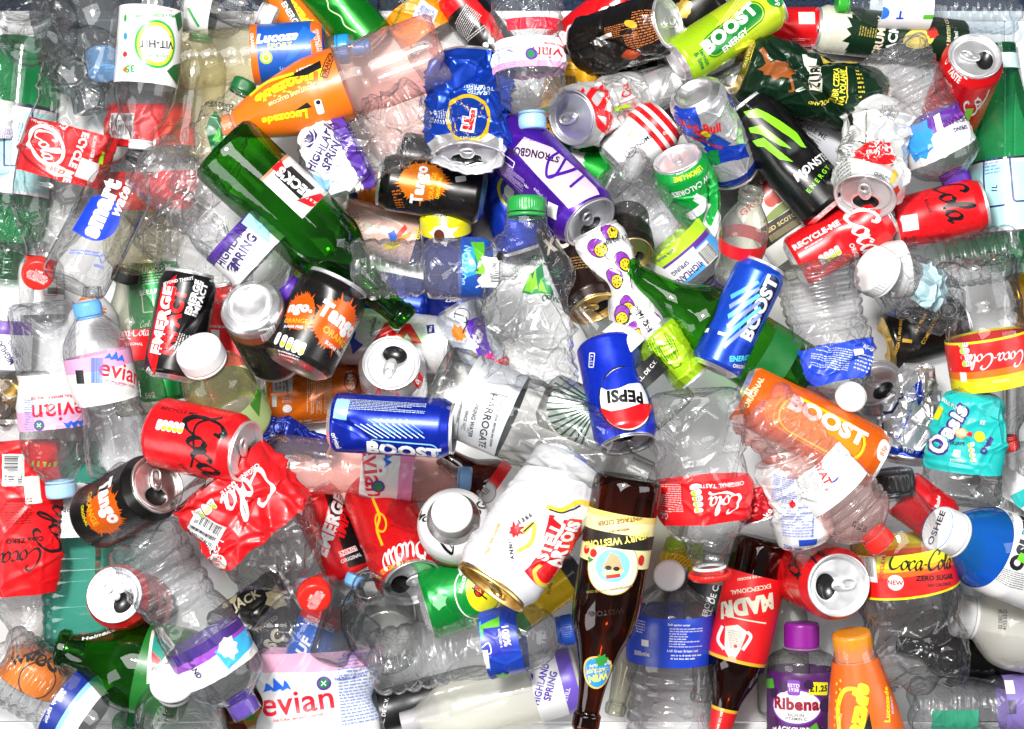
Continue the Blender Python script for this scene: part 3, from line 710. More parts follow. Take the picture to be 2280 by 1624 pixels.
def build_can(it):
    root = build_root(it); L = it.Lr; n, st = segs(it); chunks = []
    bands = list(it.bands); bands = [(0.0, it.base)] + [(max(v, .14 / L), c) for v, c in bands] + [(1 - .10 / L, it.lid)]
    keys = np.array([0, .05, .13, .24, .30, L - .44, L - .36, L - .12, L - .07, L] + [v * L for v, _ in bands]); keys = keys[keys <= L + 1e-6]
    zz = np.unique(np.round(np.concatenate([np.linspace(0, L, int(L / st)), keys]), 5)); G = make_grid(it, zz, n)
    for i, (v, c) in enumerate(bands):
        a = round(v * L, 5); b = round((bands[i + 1][0] if i + 1 < len(bands) else 1.0) * L, 5)
        m = (zz >= a - 1e-5) & (zz <= b + 1e-5)
        if b - a < 1e-4 or m.sum() < 2: continue
        chunks.append(Chunk(G[m].reshape(-1, 3), [grid_faces(int(m.sum()), n, True)[:, ::-1]], c))
    chunks += decal_chunks(it, it.decals)
    link('body', build_mesh('body', chunks, foil_mat() if any(q[0] == 'crum' and q[1] > .1 for q in it.deform) else can_mat(), it.Rw), root)
    bs = dense([(0, .26), (.25, .245), (.45, .19), (.58, .10), (.63, .02), (.665, -.012), (.70, -.005), (.725, .01)], .05); P, F = lathe(bs, 72)
    link('base', build_mesh('base', [Chunk(dfm(it, P), F, it.base)], lid_mat(), it.Rw), root)
    lid_meshes(it)

def build_all():
    for it in ITEMS: settle(it)
    for it in ITEMS:                                        # the heap packs down under its own weight
        m = (it.z0 + it.z1) / 2; f = m if m < .07 else .07 + (m - .07) * PACK; it.z0 += f - m; it.z1 += f - m; f += it.k.get('lift', 0); it.z0 += it.k.get('lift', 0); it.z1 += it.k.get('lift', 0)
        if it.dz is None: k = .75; it.z0 = f + (it.z0 - f) * k; it.z1 = f + (it.z1 - f) * k
    for it in ITEMS: (build_can if it.type == 'can' else build_bottle)(it)

# ------------------------------------------------------------------ repeated print designs (positions are where they sit on each thing)
PURPLE, DPURP = C('#5b2a91'), C('#2b1c5c'); NAVY = C('#14246e'); BLUE = C('#1238b8'); PINK = C('#f49ac1'); EVRED = C('#d6172f')
INKR, INKO, YEL = C('#e0141c', .15), C('#f26a12', .15), C('#ffd21c'); CREAM = C('#f0e3bf'); GRN = C('#0b7a32', .2); TEAL = C('#18b0ac')
PET5 = ('petal', 5, .12)
def script_red(x, y, h, ang, col=WHITE, txt='Coca-Cola', **o): return ('s', txt, x, y, h, ang, col, o)
def evian(x, y, ang, h, w, logo=1, dirn=1):
    """name, peaks and round badge of the pink-topped water label, centred on the name"""
    a = math.radians(ang); ux, uy = math.cos(a), -math.sin(a); vx, vy = -math.sin(a), -math.cos(a)
    def q(u, v): return (x + ux * u + vx * v, y + uy * u + vy * v)
    d = [('t', 'evian', x, y, h * 1.5, ang, EVRED, {'b': .012, 'sx': 1.05})]
    bx = -w * .26
    for i, (dx, hh) in enumerate(((-.42, .55), (0, .8), (.42, .6))):
        c = bx + dx * h * 1.2
        d.append(('p', [q(c - h * .36, h * .82), q(c - h * .08, h * (.86 + hh * .7)), q(c, h * (.84 + hh)), q(c + h * .12, h * (.85 + hh * .75)), q(c + h * .38, h * .8), q(c + h * .1, h * .95)], C('#1f63d8')))
    if logo:
        c = q(w * .42, h * .95); d += [('e', *c, h * .42, h * .42, 0, C('#5a2d8f')), ('e', *c, h * .29, h * .29, 0, C('#0f7a45')), ('line', [(c[0] - h * .14, c[1] - h * .14), (c[0] + h * .14, c[1] + h * .14)], h * .07, WHITE), ('line', [(c[0] + h * .14, c[1] - h * .14), (c[0] - h * .14, c[1] + h * .14)], h * .07, WHITE)]
    c = q(0, -h * .95); d.append(('t', 'NATURAL MINERAL WATER', *c, h * .17, ang, EVRED, {'b': .01}))
    return d
def thistle(x, y, ang, h, col):
    a = math.radians(ang); ux, uy = math.cos(a), -math.sin(a); vx, vy = -math.sin(a), -math.cos(a)
    def q(u, v): return (x + (ux * u + vx * v) * h, y + (uy * u + vy * v) * h)
    d = [('e', *q(0, .15), h * .3, h * .34, ang, col)]
    for s in (-1, 1): d += [('p', [q(s*.1, -.15), q(s*.5, .1), q(s*.62, .6), q(s*.3, .2)], col), ('p', [q(s*.1, -.35), q(s*.75, -.25), q(s*.95, .2), q(s*.4, -.1)], col)]
    d += [('p', [q(-.25, .45), q(-.35, .85), q(-.1, .6), q(0, .95), q(.1, .6), q(.35, .85), q(.25, .45)], col)]
    return d
def highland(x, y, ang, h, col=DPURP, th=True, still=True):
    a = math.radians(ang); vx, vy = -math.sin(a), -math.cos(a)
    d = [('t', 'HIGHLAND', x + vx * h * .68, y + vy * h * .68, h, ang, col, {'b': .035, 'sx': .82}), ('t', 'SPRING', x - vx * h * .68, y - vy * h * .68, h, ang, col, {'b': .035, 'sx': .85})]
    if th: d += thistle(x + vx * h * 2.2, y + vy * h * 2.2, ang, h * 1.1, col)
    return d
def traffic(x, y, w, h, ang, n=5, cols=('#f6f6f6', '#a6d12c', '#a6d12c', '#a6d12c', '#a6d12c')):
    a = math.radians(ang); d = []
    for i in range(n):
        k = (i - (n - 1) / 2) * w / n; c = (x + math.cos(a) * k, y - math.sin(a) * k)
        d += [('r', *c, w / n * .9, h, ang, WHITE, {'r': w / n * .4})]
        c2 = (c[0] + math.sin(a) * h * .22, c[1] + math.cos(a) * h * .22); d.append(('r', *c2, w / n * .8, h * .36, ang, C(cols[i % len(cols)]), {'r': w / n * .2})); d.append(('fp', c[0] - math.sin(a) * h * .15, c[1] - math.cos(a) * h * .15, w / n * .6, h * .35, 2, ang, BLACK))
    return d
def passion(x, y, r, ang):
    a = math.radians(ang); ux, uy = math.cos(a), -math.sin(a)
    d = [('e', x, y, r * 1.12, r * .92, ang, BLACK), ('e', x, y, r * 1.04, r * .84, ang, C('#7d2a9c')), ('e', x + ux * r * .35, y + uy * r * .35, r * .72, r * .74, ang, BLACK), ('e', x + ux * r * .36, y + uy * r * .36, r * .62, r * .65, ang, C('#f3b51a'))]
    for i in range(7):
        t = i * .9; d.append(('e', x + ux * r * .36 + r * .36 * math.cos(t), y + uy * r * .36 + r * .36 * math.sin(t), r * .1, r * .07, 30 * i, BLACK))
    return d
def claw(pts, col=C('#7ddb1e')): return ('p', pts, col)
CAPW = dict(r=.40, h=.42, col=WHITE)
def cap(col, r=.40, h=.42, **k): return dict(r=r, h=h, col=C(col) if isinstance(col, str) else col, **k)

# ================================================================== bottom of the heap
bottle('green glass bottle lying beneath the ice blue label at the left edge', 'wine', 'petgreen', (60,90),(10,620), 78, labels=[(.28,.66,C('#9fd0ea'),[('fr',40,300,60,150,0,NAVY,4),('fp',38,300,40,120,12,75,NAVY)],{'stripes':[(.28,C('#101830')),(.295,WHITE),(.31,C('#a8d6ee')),(.64,WHITE),(.652,C('#101830'))]})], glass=True, deform=[])
bottle('dark smoky bottle tucked under the top left corner', 'plain', 'petdark', (150,-140),(200,250), 100, cap=None, deform=[('crum',.05,.6,4)])
bottle('large clear bottle with torn red wrapper lying behind the round green badge', 'cola', 'petgrey', (325,90),(345,560), 98, labels=[(.30,.50,INKR,[('r',275,282,50,56,0,WHITE),('bar',275,280,44,46,0),('fp',400,285,40,50,8,0,BLACK)]),(.62,.80,INKR,[])], cap=None, deform=[('flat',.5),('crum',.08,.7,5)])
bottle('clear straw coloured bottle lying under the blue sports label', 'plain', 'pettea', (420,350),(450,60), 66, cap=cap('#0f6a35'), deform=[('flat',.7)])
bottle('teal square gin bottle standing on a white paper label', 'plain', 'teal', (190,1425),(180,985), 92, labels=[(.53,.80,C('#e9ecea'),[('t','GIN',195,1060,13,270,BLACK),('fr',185,1075,50,110,0,C('#9aa'),2),('t','No3 GIN',170,1130,11,5,BLACK),('fp',150,1160,60,40,7,5,C('#777')),('t','3-63',200,1100,14,275,C('#16804a'),{'sh':.3}),('line',[(210,1180),(214,1240),(214,1310)],9,C('#4a3524')),('e',206,1330,12,18,0,C('#6b3a22'))],{'th':(-75,75)})], prints=[('line',[(215,1205),(215,1275)],10,C('#5a4a3a')),('ring',208,1330,14,22,0,C('#174a3c'),4)], ribs=[(.06,.5,24,.04)], glass=True, deform=[('box',6,.8),('flat',.62)])
bottle('long black wine bottle under the cloudy white capped bottle', 'wine', 'black', (2420,1500),(2000,1435), 58, glass=True)
bottle('clear glass bottle lying behind the dark cider bottle, mouth towards the bottom edge', 'beer', 'glassy', (1475,1120),(1368,1590), 60, glass=True)
bottle('clear glass bottle with round black label beside the red labelled brown bottle', 'beer', 'glass', (1600,1230),(1560,1560), 62, labels=[(.20,.42,C('#1c1c20'),[('t','R.L. DE C.V.',1588,1325,13,75,WHITE),('t','FROM',1575,1345,12,75,WHITE)]),(.46,.70,C('#1a1a1c'),[('ring',1575,1400,26,30,0,CREAM,4)],{'th':(-45,45)})], glass=True)
bottle('clear glass bottle lying under the black currant bottle', 'plain', 'glassy', (1745,1590),(1738,1260), 58, glass=True)
bottle('clear whisky bottle with cream label and red bird', 'flask', 'glassy', (1830,575),(1655,350), 92, labels=[(.16,.78,C('#f4efe4'),[('t','THE',1645,432,16,36,EVRED,{'sx':.9}),('t','FAMOUS',1675,420,17,38,EVRED,{'sx':.9}),('t','GROUSE',1690,445,14,38,EVRED,{'sx':.9}),('e',1722,425,22,30,30,C('#a8241c')),('e',1716,440,15,20,10,C('#c04028')),('e',1738,465,40,10,38,C('#7a8a3a')),('p',[(1695,505),(1800,440),(1822,470),(1716,545)],C('#1c1a16')),('t','BLENDED SCOTCH WHISKY',1752,486,9,32,C('#d9c27a')),('fp',1762,500,90,14,3,32,C('#c9b26a'))],{'th':(-80,80)})], glass=True, deform=[('box',5,.8),('flat',.6)])
bottle('pale grey sleeved bottle under the green bison can', 'plain', 'milk', (1900,350),(1722,235), 46, labels=[(.10,.82,C('#c3c6cc'),[('t','RECYCLE ME',1800,283,11,-32,C('#333')),('fp',1800,300,60,12,2,-32,C('#444')),('t','200mle',1765,292,14,40,C('#222')),('r',1800,325,40,26,40,C('#2a2a2a'))])], cap=None)
bottle('brown beer bottle with a red and white eagle label in the middle', 'beer', 'brown', (1200,1165),(985,1010), 66, labels=[(.08,.56,C('#eceae6'),[('e',1078,1095,26,26,0,C('#bbb')),('ring',1078,1095,24,24,0,C('#888'),3),('t','AB',1078,1095,13,40,C('#777')),('s','Budweiser',1132,1110,17,57,NAVY,{'w':.22,'swash':False}),('fp',1055,1110,14,60,8,40,C('#888'))],{'stripes':[(.08,INKR),(.12,C('#efede9')),(.46,INKR),(.56,INKR)]})], glass=True)
bottle('clear bottle with black label under the small ribbed bottle at the bottom', 'plain', 'glass', (835,1590),(1160,1500), 48, labels=[(.05,.42,C('#141416'),[('t','R.L. DE C.V.',860,1585,9,80,WHITE)])], glass=True)
bottle('dark green bottle base showing at the bottom edge', 'round', 'petgreen', (300,1600),(300,1760), 46, glass=True, L=3.8, up=-1)
bottle('small brown bottle with green and gold band at the bottom left', 'beer', 'brown', (500,1610),(640,1540), 42, labels=[(.3,.6,C('#7a5a1c'),[('r',560,1580,20,40,20,C('#2a6a2a'))])], glass=True)
can('gold and brown can peeping out at the left edge', (-20,930),(60,850), 42, [(0,C('#6a4a1c',.6)),(.5,C('#c89a3a',.8))], [('t','5%',20,880,12,10,WHITE)])
bottle('orange tub lid like label under the green lager bottle at lower left', 'squat', 'petdark', (60,1530),(110,1440), 75, labels=[(.05,.95,C('#f07418'),[('t','WINI',70,1452,20,20,BLACK,{'b':.05}),('t','COOKIE',118,1470,20,-30,BLACK,{'b':.05}),('ring',92,1500,40,40,0,BLACK,3)])], cap=None)
can('lime yellow can scrap between the two water bottles', (1510,1275),(1530,1200), 44, [(0,C('#d9d32a')),(.5,C('#8fb52a'))], [('fp',1520,1245,60,50,6,40,C('#c0281c'))], deform=[('crum',.15,1.0,9),('flat',.6)])

# ---------------- cans low in the heap
can('red can with white text block lying at the top beside the lime can', (1650,62),(1835,60), 44, [(0,INKR)], [('r',1790,40,36,30,0,WHITE),('fp',1700,60,14,60,6,90,C('#5a0a0a')),('fp',1780,88,40,8,2,0,C('#ffbbbb'))])
can('dark green cider can with cream end lying along the top edge', (2150,100),(1815,62), 52, [(0,C('#12301c',.35)),(.80,C('#e6e2c8',.2))], [('blob',1905,75,28,14,.9,C('#12301c',.35),3,{'sy':1.6}),('t','SCRUMPY',1945,85,17,82,C('#e9c9b4'),{'b':.04}),('t','JACK',1975,88,20,82,C('#dfe6d8'),{'b':.04}),('fp',1918,70,20,40,5,80,C('#b9a24a')),('e',2030,85,34,22,10,C('#d9c25a')),('blob',2060,72,12,8,.4,C('#b8322a'),2),('t','PREMIUM BRITISH CIDER',2096,80,8,87,C('#d7c89a')),('t','500ml',2112,85,9,87,WHITE)])
can('black can with golden eagle head beside the lime can', (1440,140),(1590,-20), 66, [(0,C('#161412',.2))], [('blob',1512,30,17,9,.35,C('#c9a24a',.5),5,{'sy':1.25}),('e',1522,20,11,9,0,C('#d9b55a',.5)),('t','KESTREL',1502,75,20,-12,C('#e8e4da'),{'b':.03,'sx':.7})])
can('tall red can with white slanted letters at the top edge', (1225,130),(1400,-8), 52, [(0,INKR)], [('t','EMERGE',1300,60,34,27,WHITE,{'b':.05}),('t','IMPACT',1290,100,26,27,BLACK,{'b':.04})])
can('silver can with black barcode panel under the dented black can', (1330,175),(1500,150), 42, [(0,SILVER),(.28,C('#141416')),(.8,DULL)], [('r',1440,168,76,30,12,C('#d8d8d8')),('bar',1440,170,70,24,12),('fp',1430,148,50,8,2,12,WHITE)])
can('silver can covered in grey small print beside the blue bull can', (1400,230),(1545,165), 46, [(0,C('#d2d2d4',.55))], [('fp',1490,180,50,60,12,20,C('#555')),('fr',1485,235,40,40,10,C('#555'),1.5),('fp',1485,235,34,34,8,10,C('#444'))])
can('dented silver can with grey text under the lime can', (1560,240),(1740,165), 58, [(0,C('#b9b9bd',.9))], [('fp',1700,165,70,50,10,-60,C('#666'))], deform=[('dent',10,.4,.35,40,.18),('crum',.05,.8,2)])
can('golden yellow can with black capital letters behind the water bottle', (1285,130),(1235,370), 62, [(0,C('#eda012',.35))], [('r',1250,175,46,10,0,C('#b87808')),('fp',1262,150,50,20,4,0,C('#6a4206')),('bar',1265,185,34,26,0),('r',1240,240,110,10,5,GRN),('t','pils',1232,268,20,185,C('#3a1c08'),{'b':.02}),('t','HOLSTEN',1240,298,27,185,BLACK,{'b':.04,'sx':.8}),('r',1240,250,110,3,5,INKR)])
can('green can with pale figures under the golden yellow can', (1215,330),(1360,400), 54, [(0,C('#0f9a2c',.4))], [('blob',1285,350,16,6,.8,C('#dff0d8'),4),('line',[(1270,330),(1285,350),(1300,375)],6,C('#dff0d8')),('line',[(1300,345),(1285,350),(1275,372)],5,C('#dff0d8'))])
can('silver cola can crushed in the middle with a red ribbon mark', (1415,225),(1272,262), 70, [(0,C('#dcdcdf',.6))], [('line',[(1330,190),(1310,220),(1330,245),(1345,215),(1330,190)],14,INKR),('line',[(1318,250),(1345,290),(1352,260),(1330,250)],13,INKR),('t','Coke',1385,195,14,80,INKR,{'sh':.2}),('t','RECYCLE ME',1390,288,12,20,INKR),('r',1385,242,40,12,10,C('#a6d12c')),('fp',1388,255,44,14,3,10,BLACK),('line',[(1280,215),(1300,198)],8,INKR)], L=3.48, hole=None, deform=[('squeeze',.78,.45,.25),('crum',.16,.9,12,.15,.85),('crease',-20,.5,.3,60,.12,.3)], tab=DULL, lid=DULL)
can('black can with green claw marks peeking out under the blue crushed can', (885,345),(1095,385), 54, [(0,C('#101012',.2))], [claw([(905,350),(960,368),(1010,360),(1014,372),(960,386),(915,366)]),('t','GINSENG',1068,372,9,80,C('#888'))])
can('orange can with blue end under the black splash can', (775,435),(880,430), 48, [(0,C('#f07a14',.3)),(.7,C('#f07a14',.3))], [('p',[(780,400),(800,400),(800,470),(780,470)],NAVY)])
can('pink fizzy drink can with a hummingbird, lying under the yellow ringed can', (755,490),(950,545), 56, [(0,C('#f5b5aa',.1)),(.80,C('#f5b5aa',.1)),(.86,C('#1a1f5a',.2))], [('s','Rubic',838,505,26,-12,C('#f7d9cc'),{'w':.3,'swash':False}),('ring',838,507,66,28,-12,C('#fbe3d8'),3),('t','LYCHEE',772,510,15,-80,C('#e8564a')),('t','SPARKLING',800,520,13,-78,C('#a8906a')),('p',[(868,535),(900,500),(905,510),(880,538)],C('#e4483a')),('p',[(870,535),(915,515),(910,528),(880,540)],C('#e98a1a')),('p',[(862,520),(876,512),(884,530),(870,540)],C('#2a5ab8')),('p',[(850,545),(880,535),(890,548),(860,556)],C('#f2c41a')),('t','79p',926,520,13,-75,C('#f2c41a'))])
can('deep blue can with bull head behind the green capped bottle, logo in a yellow ring', (1165,560),(1105,370), 56, [(0,C('#1438b4',.45))], [('e',1130,425,24,34,10,YEL),('e',1132,425,19,28,10,C('#0f2a8a')),('e',1134,425,12,16,0,WHITE)])
can('turquoise blue can with yellow ringed white logo under the green glass bottle', (640,625),(965,690), 62, [(0,C('#1c7fb8',.5)),(.25,C('#14349c',.5))], [('e',700,625,46,40,20,YEL),('e',702,627,40,34,20,C('#dfe8f4')),('p',[(680,610),(712,606),(708,622),(690,624),(700,650),(684,646)],INKR)])
can('upright blue and yellow price banded can with open lid under the clear bottle', (1005,700),(990,462), 58, [(0,C('#0f1f7a',.4)),(.78,YEL)], [('t','49p',982,478,13,0,BLACK),('t','49p',945,476,12,0,BLACK),('t','49p',1022,476,12,0,BLACK),('blob',985,525,20,7,.7,WHITE,8,{'sx':1.3}),('e',978,528,12,14,0,C('#5a2a14')),('t','250ml',1010,668,11,0,WHITE)], L=4.4, hole=180)
can('black splash can with orange burst lying behind the yellow ringed can', (1080,438),(845,402), 64, [(0,C('#141312',.2))], [('blob',945,405,46,46,.4,C('#f07414',.3),7,{'sx':1.1}),('t','Tango',940,412,26,80,WHITE,{'b':.05,'sx':.95}),('t','ORANGE',966,415,11,80,C('#f0a81a'),{'b':.02}),('t','ORIGINAL',980,420,8,80,C('#f0c81a')),('fp',890,445,18,50,5,10,C('#c86a1c')),('r',1028,400,24,14,10,WHITE,{'r':4})], base=C('#5f86c8',.9))
can('tall green lager can standing behind the black energy can', (372,900),(338,582), 62, [(0,C('#0c8a3c',.35)),(.06,C('#0c8a3c',.35))], [('t','PURSUIT OF',348,602,10,10,WHITE,{'b':.02}),('fp',345,622,56,30,4,8,WHITE),('t','SEPARATE',345,652,11,8,WHITE),('fr',330,678,24,40,5,WHITE,2),('s','Carlsberg',335,722,9,8,WHITE,{'w':.2,'swash':False}),('t','BE',338,748,20,5,WHITE,{'b':.05}),('t','NTE',340,770,18,5,WHITE,{'b':.05}),('bar',330,815,20,60,90,{'col':WHITE}),('t','560',335,880,12,10,WHITE)])
can('red can with scan panel leaning behind the upturned silver can', (545,850),(500,635), 62, [(0,C('#e8e8e8',.3)),(.16,INKR)], [('r',478,752,30,30,0,WHITE),('t','SCAN FOR MORE',478,730,6,0,WHITE)])
bottle('small clear glass cola bottle with red label at left of the green can', 'contour', 'glassy', (316,925),(283,590), 60, labels=[(.36,.56,INKR,[('s','Coca-Cola',292,742,16,3,WHITE,{'w':.22,'sx':.85}),('t','ORIGINAL',298,768,6,0,WHITE)])], glass=True)
bottle('crumpled clear brownish bottle with a black cap above the glass cola bottle', 'plain', 'pettea', (330,430),(275,630), 60, cap=cap('#1c1c1e',r=.5,h=.45), deform=[('crum',.12,.8,21)])
bottle('clear bottle with white barcode label behind the red screw cap at left', 'plain', 'pet', (95,720),(88,540), 48, labels=[(.1,.85,C('#ececea'),[('bar',130,650,14,60,90),('fr',112,640,30,40,0,INKR,1.5),('fp',112,660,26,20,4,0,C('#888'))])], cap=None)
bottle('white bottle with orange script label behind the blue screw cap', 'plain', 'pet', (215,860),(205,640), 56, labels=[(.1,.9,C('#efe9e2'),[('s','ve',228,690,18,80,C('#e06a1c'),{'swash':False}),('r',205,662,90,10,10,C('#f07a1c'))])], cap=None)
can('white can with a big red letter and blue date patch', (755,745),(1003,772), 64, [(0,C('#ecedf0',.15))], [('t','W',895,742,44,180,INKR,{'b':.06,'sx':1.5}),('line',[(780,720),(800,745),(770,780)],9,C('#2a3a9a')),('p',[(790,745),(820,770),(795,790)],C('#1f45c0')),('r',967,735,16,22,10,NAVY),('t','1856',967,735,6,85,WHITE),('fp',855,720,8,50,4,85,C('#999')),('t','PREMIUM',842,728,8,82,C('#777')),('p',[(740,700),(790,725),(770,735),(735,720)],INKR)])
can('crumpled can with comic book splash print beside the clear bottle', (1012,680),(1098,838), 54, [(0,C('#c9cfe0',.3)),(.85,INKR)], [('p',[(1035,720),(1080,700),(1100,790),(1070,810)],C('#5a2aa8')),('t','Mtn',1058,760,26,60,WHITE,{'b':.06,'sh':.2}),('blob',1020,745,16,8,.6,C('#f07a14'),3),('blob',1030,705,18,7,.4,C('#dfe6f2'),5),('ring',1030,705,18,16,0,NAVY,2),('line',[(1012,700),(1040,712),(1030,745)],3,BLACK),('p',[(1060,805),(1100,780),(1108,830),(1090,840)],C('#e0148a')),('line',[(1050,790),(1085,838)],5,YEL)], deform=[('squeeze',.8,.6,.3),('crum',.06,.9,3)])
can('orange can with multipack panel below the black orange can', (585,885),(818,868), 66, [(0,C('#86b32a',.3)),(.05,C('#ee6a12',.25))], [('r',630,855,44,40,0,C('#efe6d8')),('t','separately',640,865,7,-85,C('#444')),('t','pack can.\nNot to\nbe sold',625,855,7,-85,C('#444')),('t','FANTA',780,850,11,-80,WHITE,{'b':.05}),('ring',780,850,14,22,0,NAVY,3),('fp',710,880,90,56,9,-90,C('#ffd9b8')),('e',640,910,10,10,0,WHITE),('t','RECYCLE ME',655,938,10,2,C('#ffd9b8')),('r',612,893,10,26,0,C('#cfe4f2')),('fp',640,890,22,14,3,0,WHITE)])
can('crushed dark blue can jammed under the red sugar free can', (575,955),(735,1000), 44, [(0,C('#14288c',.5))], [('t','original',620,975,9,-20,WHITE),('line',[(640,1000),(700,985)],6,C('#0a0f30'))], deform=[('crum',.22,.9,31),('flat',.5),('twist',70,.3,.7)])
can('tall red and black can with white block capitals, lying below the water bottle', (785,1285),(690,1090), 56, [(0,C('#cf101a',.25))], [('p',[(722,1100),(770,1105),(818,1250),(775,1262)],C('#141214')),('t','EMERGE',738,1165,30,68,WHITE,{'b':.05,'sx':.95}),('t','IMPACT',768,1140,24,68,INKR,{'b':.05}),('r',775,1225,46,12,20,WHITE),('t','ENERGY',775,1225,9,20,INKR,{'b':.03}),('t','ORIGINAL',782,1240,8,20,WHITE,{'b':.02})])
can('red lager can with white script upside down, lying beside the block capital can', (835,1090),(920,1300), 80, [(0,C('#d8141a',.35))], [('s','Budw',905,1240,34,202,WHITE,{'w':.24,'swash':False}),('t','THE OFFICIAL BEER OF THE WORLD CUP',920,1272,7,192,C('#e8b84a')),('line',[(825,1100),(845,1150),(840,1180),(852,1215)],6,C('#e8a81a')),('ring',848,1165,12,20,15,C('#e8a81a'),4),('blob',900,1145,34,10,.3,C('#a80c12',.3),5),('line',[(870,1170),(930,1185),(945,1150)],6,C('#b80e14',.3))], L=4.0, hole=90, lid=DULL)
can('black cider can box with pale gold leaves crushed flat at lower left', (490,1440),(665,1325), 80, [(0,C('#161512',.1))], [('blob',620,1330,20,6,.6,C('#cfc29a'),5),('blob',520,1330,10,5,.3,C('#cfc29a'),4),('e',505,1345,8,10,0,C('#cfc29a')),('t','JACK',555,1335,20,30,C('#d9cfb0'),{'b':.03}),('t','SC',615,1420,28,50,C('#d9cfb0'),{'b':.05}),('t','TWISTED',600,1385,10,35,C('#b9b090'))], deform=[('flat',.6),('crum',.06,.8,8)])
can('green and yellow lager can lying below the white crushed can', (935,1350),(1130,1290), 82, [(0,C('#0b8a34',.4)),(.50,C('#e8e6da',.2)),(.53,C('#0b8a34',.3)),(.64,C('#f0b81a',.3))], [('e',1060,1322,48,62,0,C('#0b8a34',.2)),('ring',1060,1322,50,64,15,C('#e8e6da'),3),('e',1070,1320,36,48,15,YEL),('t','BRAUEREI AG',1030,1290,8,75,WHITE),('e',1062,1315,12,16,0,BLACK),('p',[(1054,1308),(1070,1308),(1070,1324),(1062,1330),(1054,1324)],INKR),('t','H',1062,1318,9,10,YEL),('line',[(1046,1310),(1080,1335)],3,BLACK),('blob',975,1340,16,6,.6,C('#7ac08a'),4)])
can('plain yellow can end wedged under the white crushed can', (1120,1385),(1295,1265), 48, [(0,C('#2a8a3a',.3)),(.22,C('#f2b21a',.3)),(.8,C('#26282c'))], [('t','PURE',1222,1312,8,80,C('#5a4a1a'))])
bottle('orange energy bottle with black strip at the top edge', 'cone', 'petgrey', (705,120),(590,-70), 58, labels=[(.05,.9,C('#f26a14'),[('t','Lucozade',665,25,22,-55,YEL,{'b':.06,'sh':.2}),('p',[(630,0),(645,-5),(690,85),(672,90)],BLACK),('t','ENERGY',655,45,13,-58,WHITE,{'b':.03})])], cap=None)
bottle('clear bottle with green and white band at the top left edge', 'plain', 'petgrey', (395,10),(560,45), 56, labels=[(.15,.5,C('#eef2ea'),[('line',[(430,20),(450,60)],6,C('#3a9a4a'))])], cap=None)
bottle('empty clear bottle with a white screw cap pointing right at the top', 'plain', 'petgrey', (440,-30),(612,44), 52, cap=cap('#f0efe9',r=.52,h=.62))
bottle('clear soda bottle with orange label at the top edge', 'cola', 'petgrey', (1005,150),(850,-70), 68, labels=[(.30,.62,C('#f58a14'),[('r',955,38,46,40,-25,C('#e8e4da')),('bar',955,40,36,24,-25,{'col':C('#3a4a9a')}),('t','100% recycled plastic',895,40,8,55,C('#1a6a2a')),('fp',985,70,60,14,3,-25,WHITE)])], cap=None, deform=[PET5,('crum',.05,.6,3)])
can('tall dark green can with a pale wavy line at the top', (830,100),(680,-75), 58, [(0,C('#0c7a1c',.5))], [('line',[(715,-10),(735,10),(740,30),(765,45),(775,65),(800,80)],3,C('#b8e0a0')),('fp',720,55,60,12,3,-50,C('#6a8a4a'))])
can('slim red and black can with small white print at the top edge', (1120,125),(1005,-20), 48, [(0,C('#151314',.1)),(.75,INKR)], [('p',[(1050,-10),(1100,40),(1135,110),(1120,110),(1030,0)],INKR),('fp',1040,55,70,44,7,-125,WHITE),('fp',1060,80,60,10,2,35,WHITE),('e',1085,105,7,7,0,WHITE),('e',1097,96,7,7,0,WHITE)])

# ================================================================== middle of the heap
bottle('clear blue tinted water bottle with green cap along the top right edge', 'water', 'petblue', (2265,28),(1862,8), 50, ribs=[(.06,.42,6,.05)], cap=cap('#2f9a2a'), labels=[(.50,.78,C('#dfe9f4'),[('e',1950,28,16,14,0,C('#2a6ad0')),('t','T',1990,32,18,180,BLUE,{'b':.04}),('r',2030,10,40,30,0,WHITE),('r',2052,36,22,10,0,C('#4aa81e'))])], deform=[PET5])
can('green bison beer can with a deep fold, gold rim at left', (1645,140),(1960,240), 79, [(0,C('#0d2a18',.35)),(.97,GOLD)], [('blob',1720,150,26,9,.5,C('#8a4a1c'),4,{'sx':1.5,'sy':.7}),('line',[(1700,150),(1690,120),(1680,108)],10,C('#8a4a1c')),('line',[(1745,165),(1752,195),(1742,200)],6,C('#8a4a1c')),('p',[(1778,115),(1816,118),(1812,165),(1818,205),(1784,196),(1792,160)],C('#f0e8c8')),('t','ŻUBR',1799,158,20,85,C('#14180e'),{'b':.05,'sx':.95}),('t','ŻUBR CZEKA\nNA POLANIE',1850,185,13,82,C('#e2d23c'),{'b':.03,'sx':.8}),('fp',1900,180,14,76,5,0,C('#c9b83a')),('line',[(1872,145),(1866,225)],2.5,C('#d8c84a')),('t','500ml',1905,128,9,165,C('#d8c84a')),('t','POLAND',1808,228,8,175,C('#d8c84a')),('p',[(1820,110),(1940,130),(1945,150),(1840,130)],C('#b8a23a')),('t','OKAZ NATURY POLSKI',1662,108,6,70,C('#c9b86a'))], base=GOLD, deform=[('crease',20,.62,.35,70,.10,.55),('crease',-50,.45,.25,60,.12,-.4),('crum',.05,.8,4),('squeeze',.92,.55,.25)])
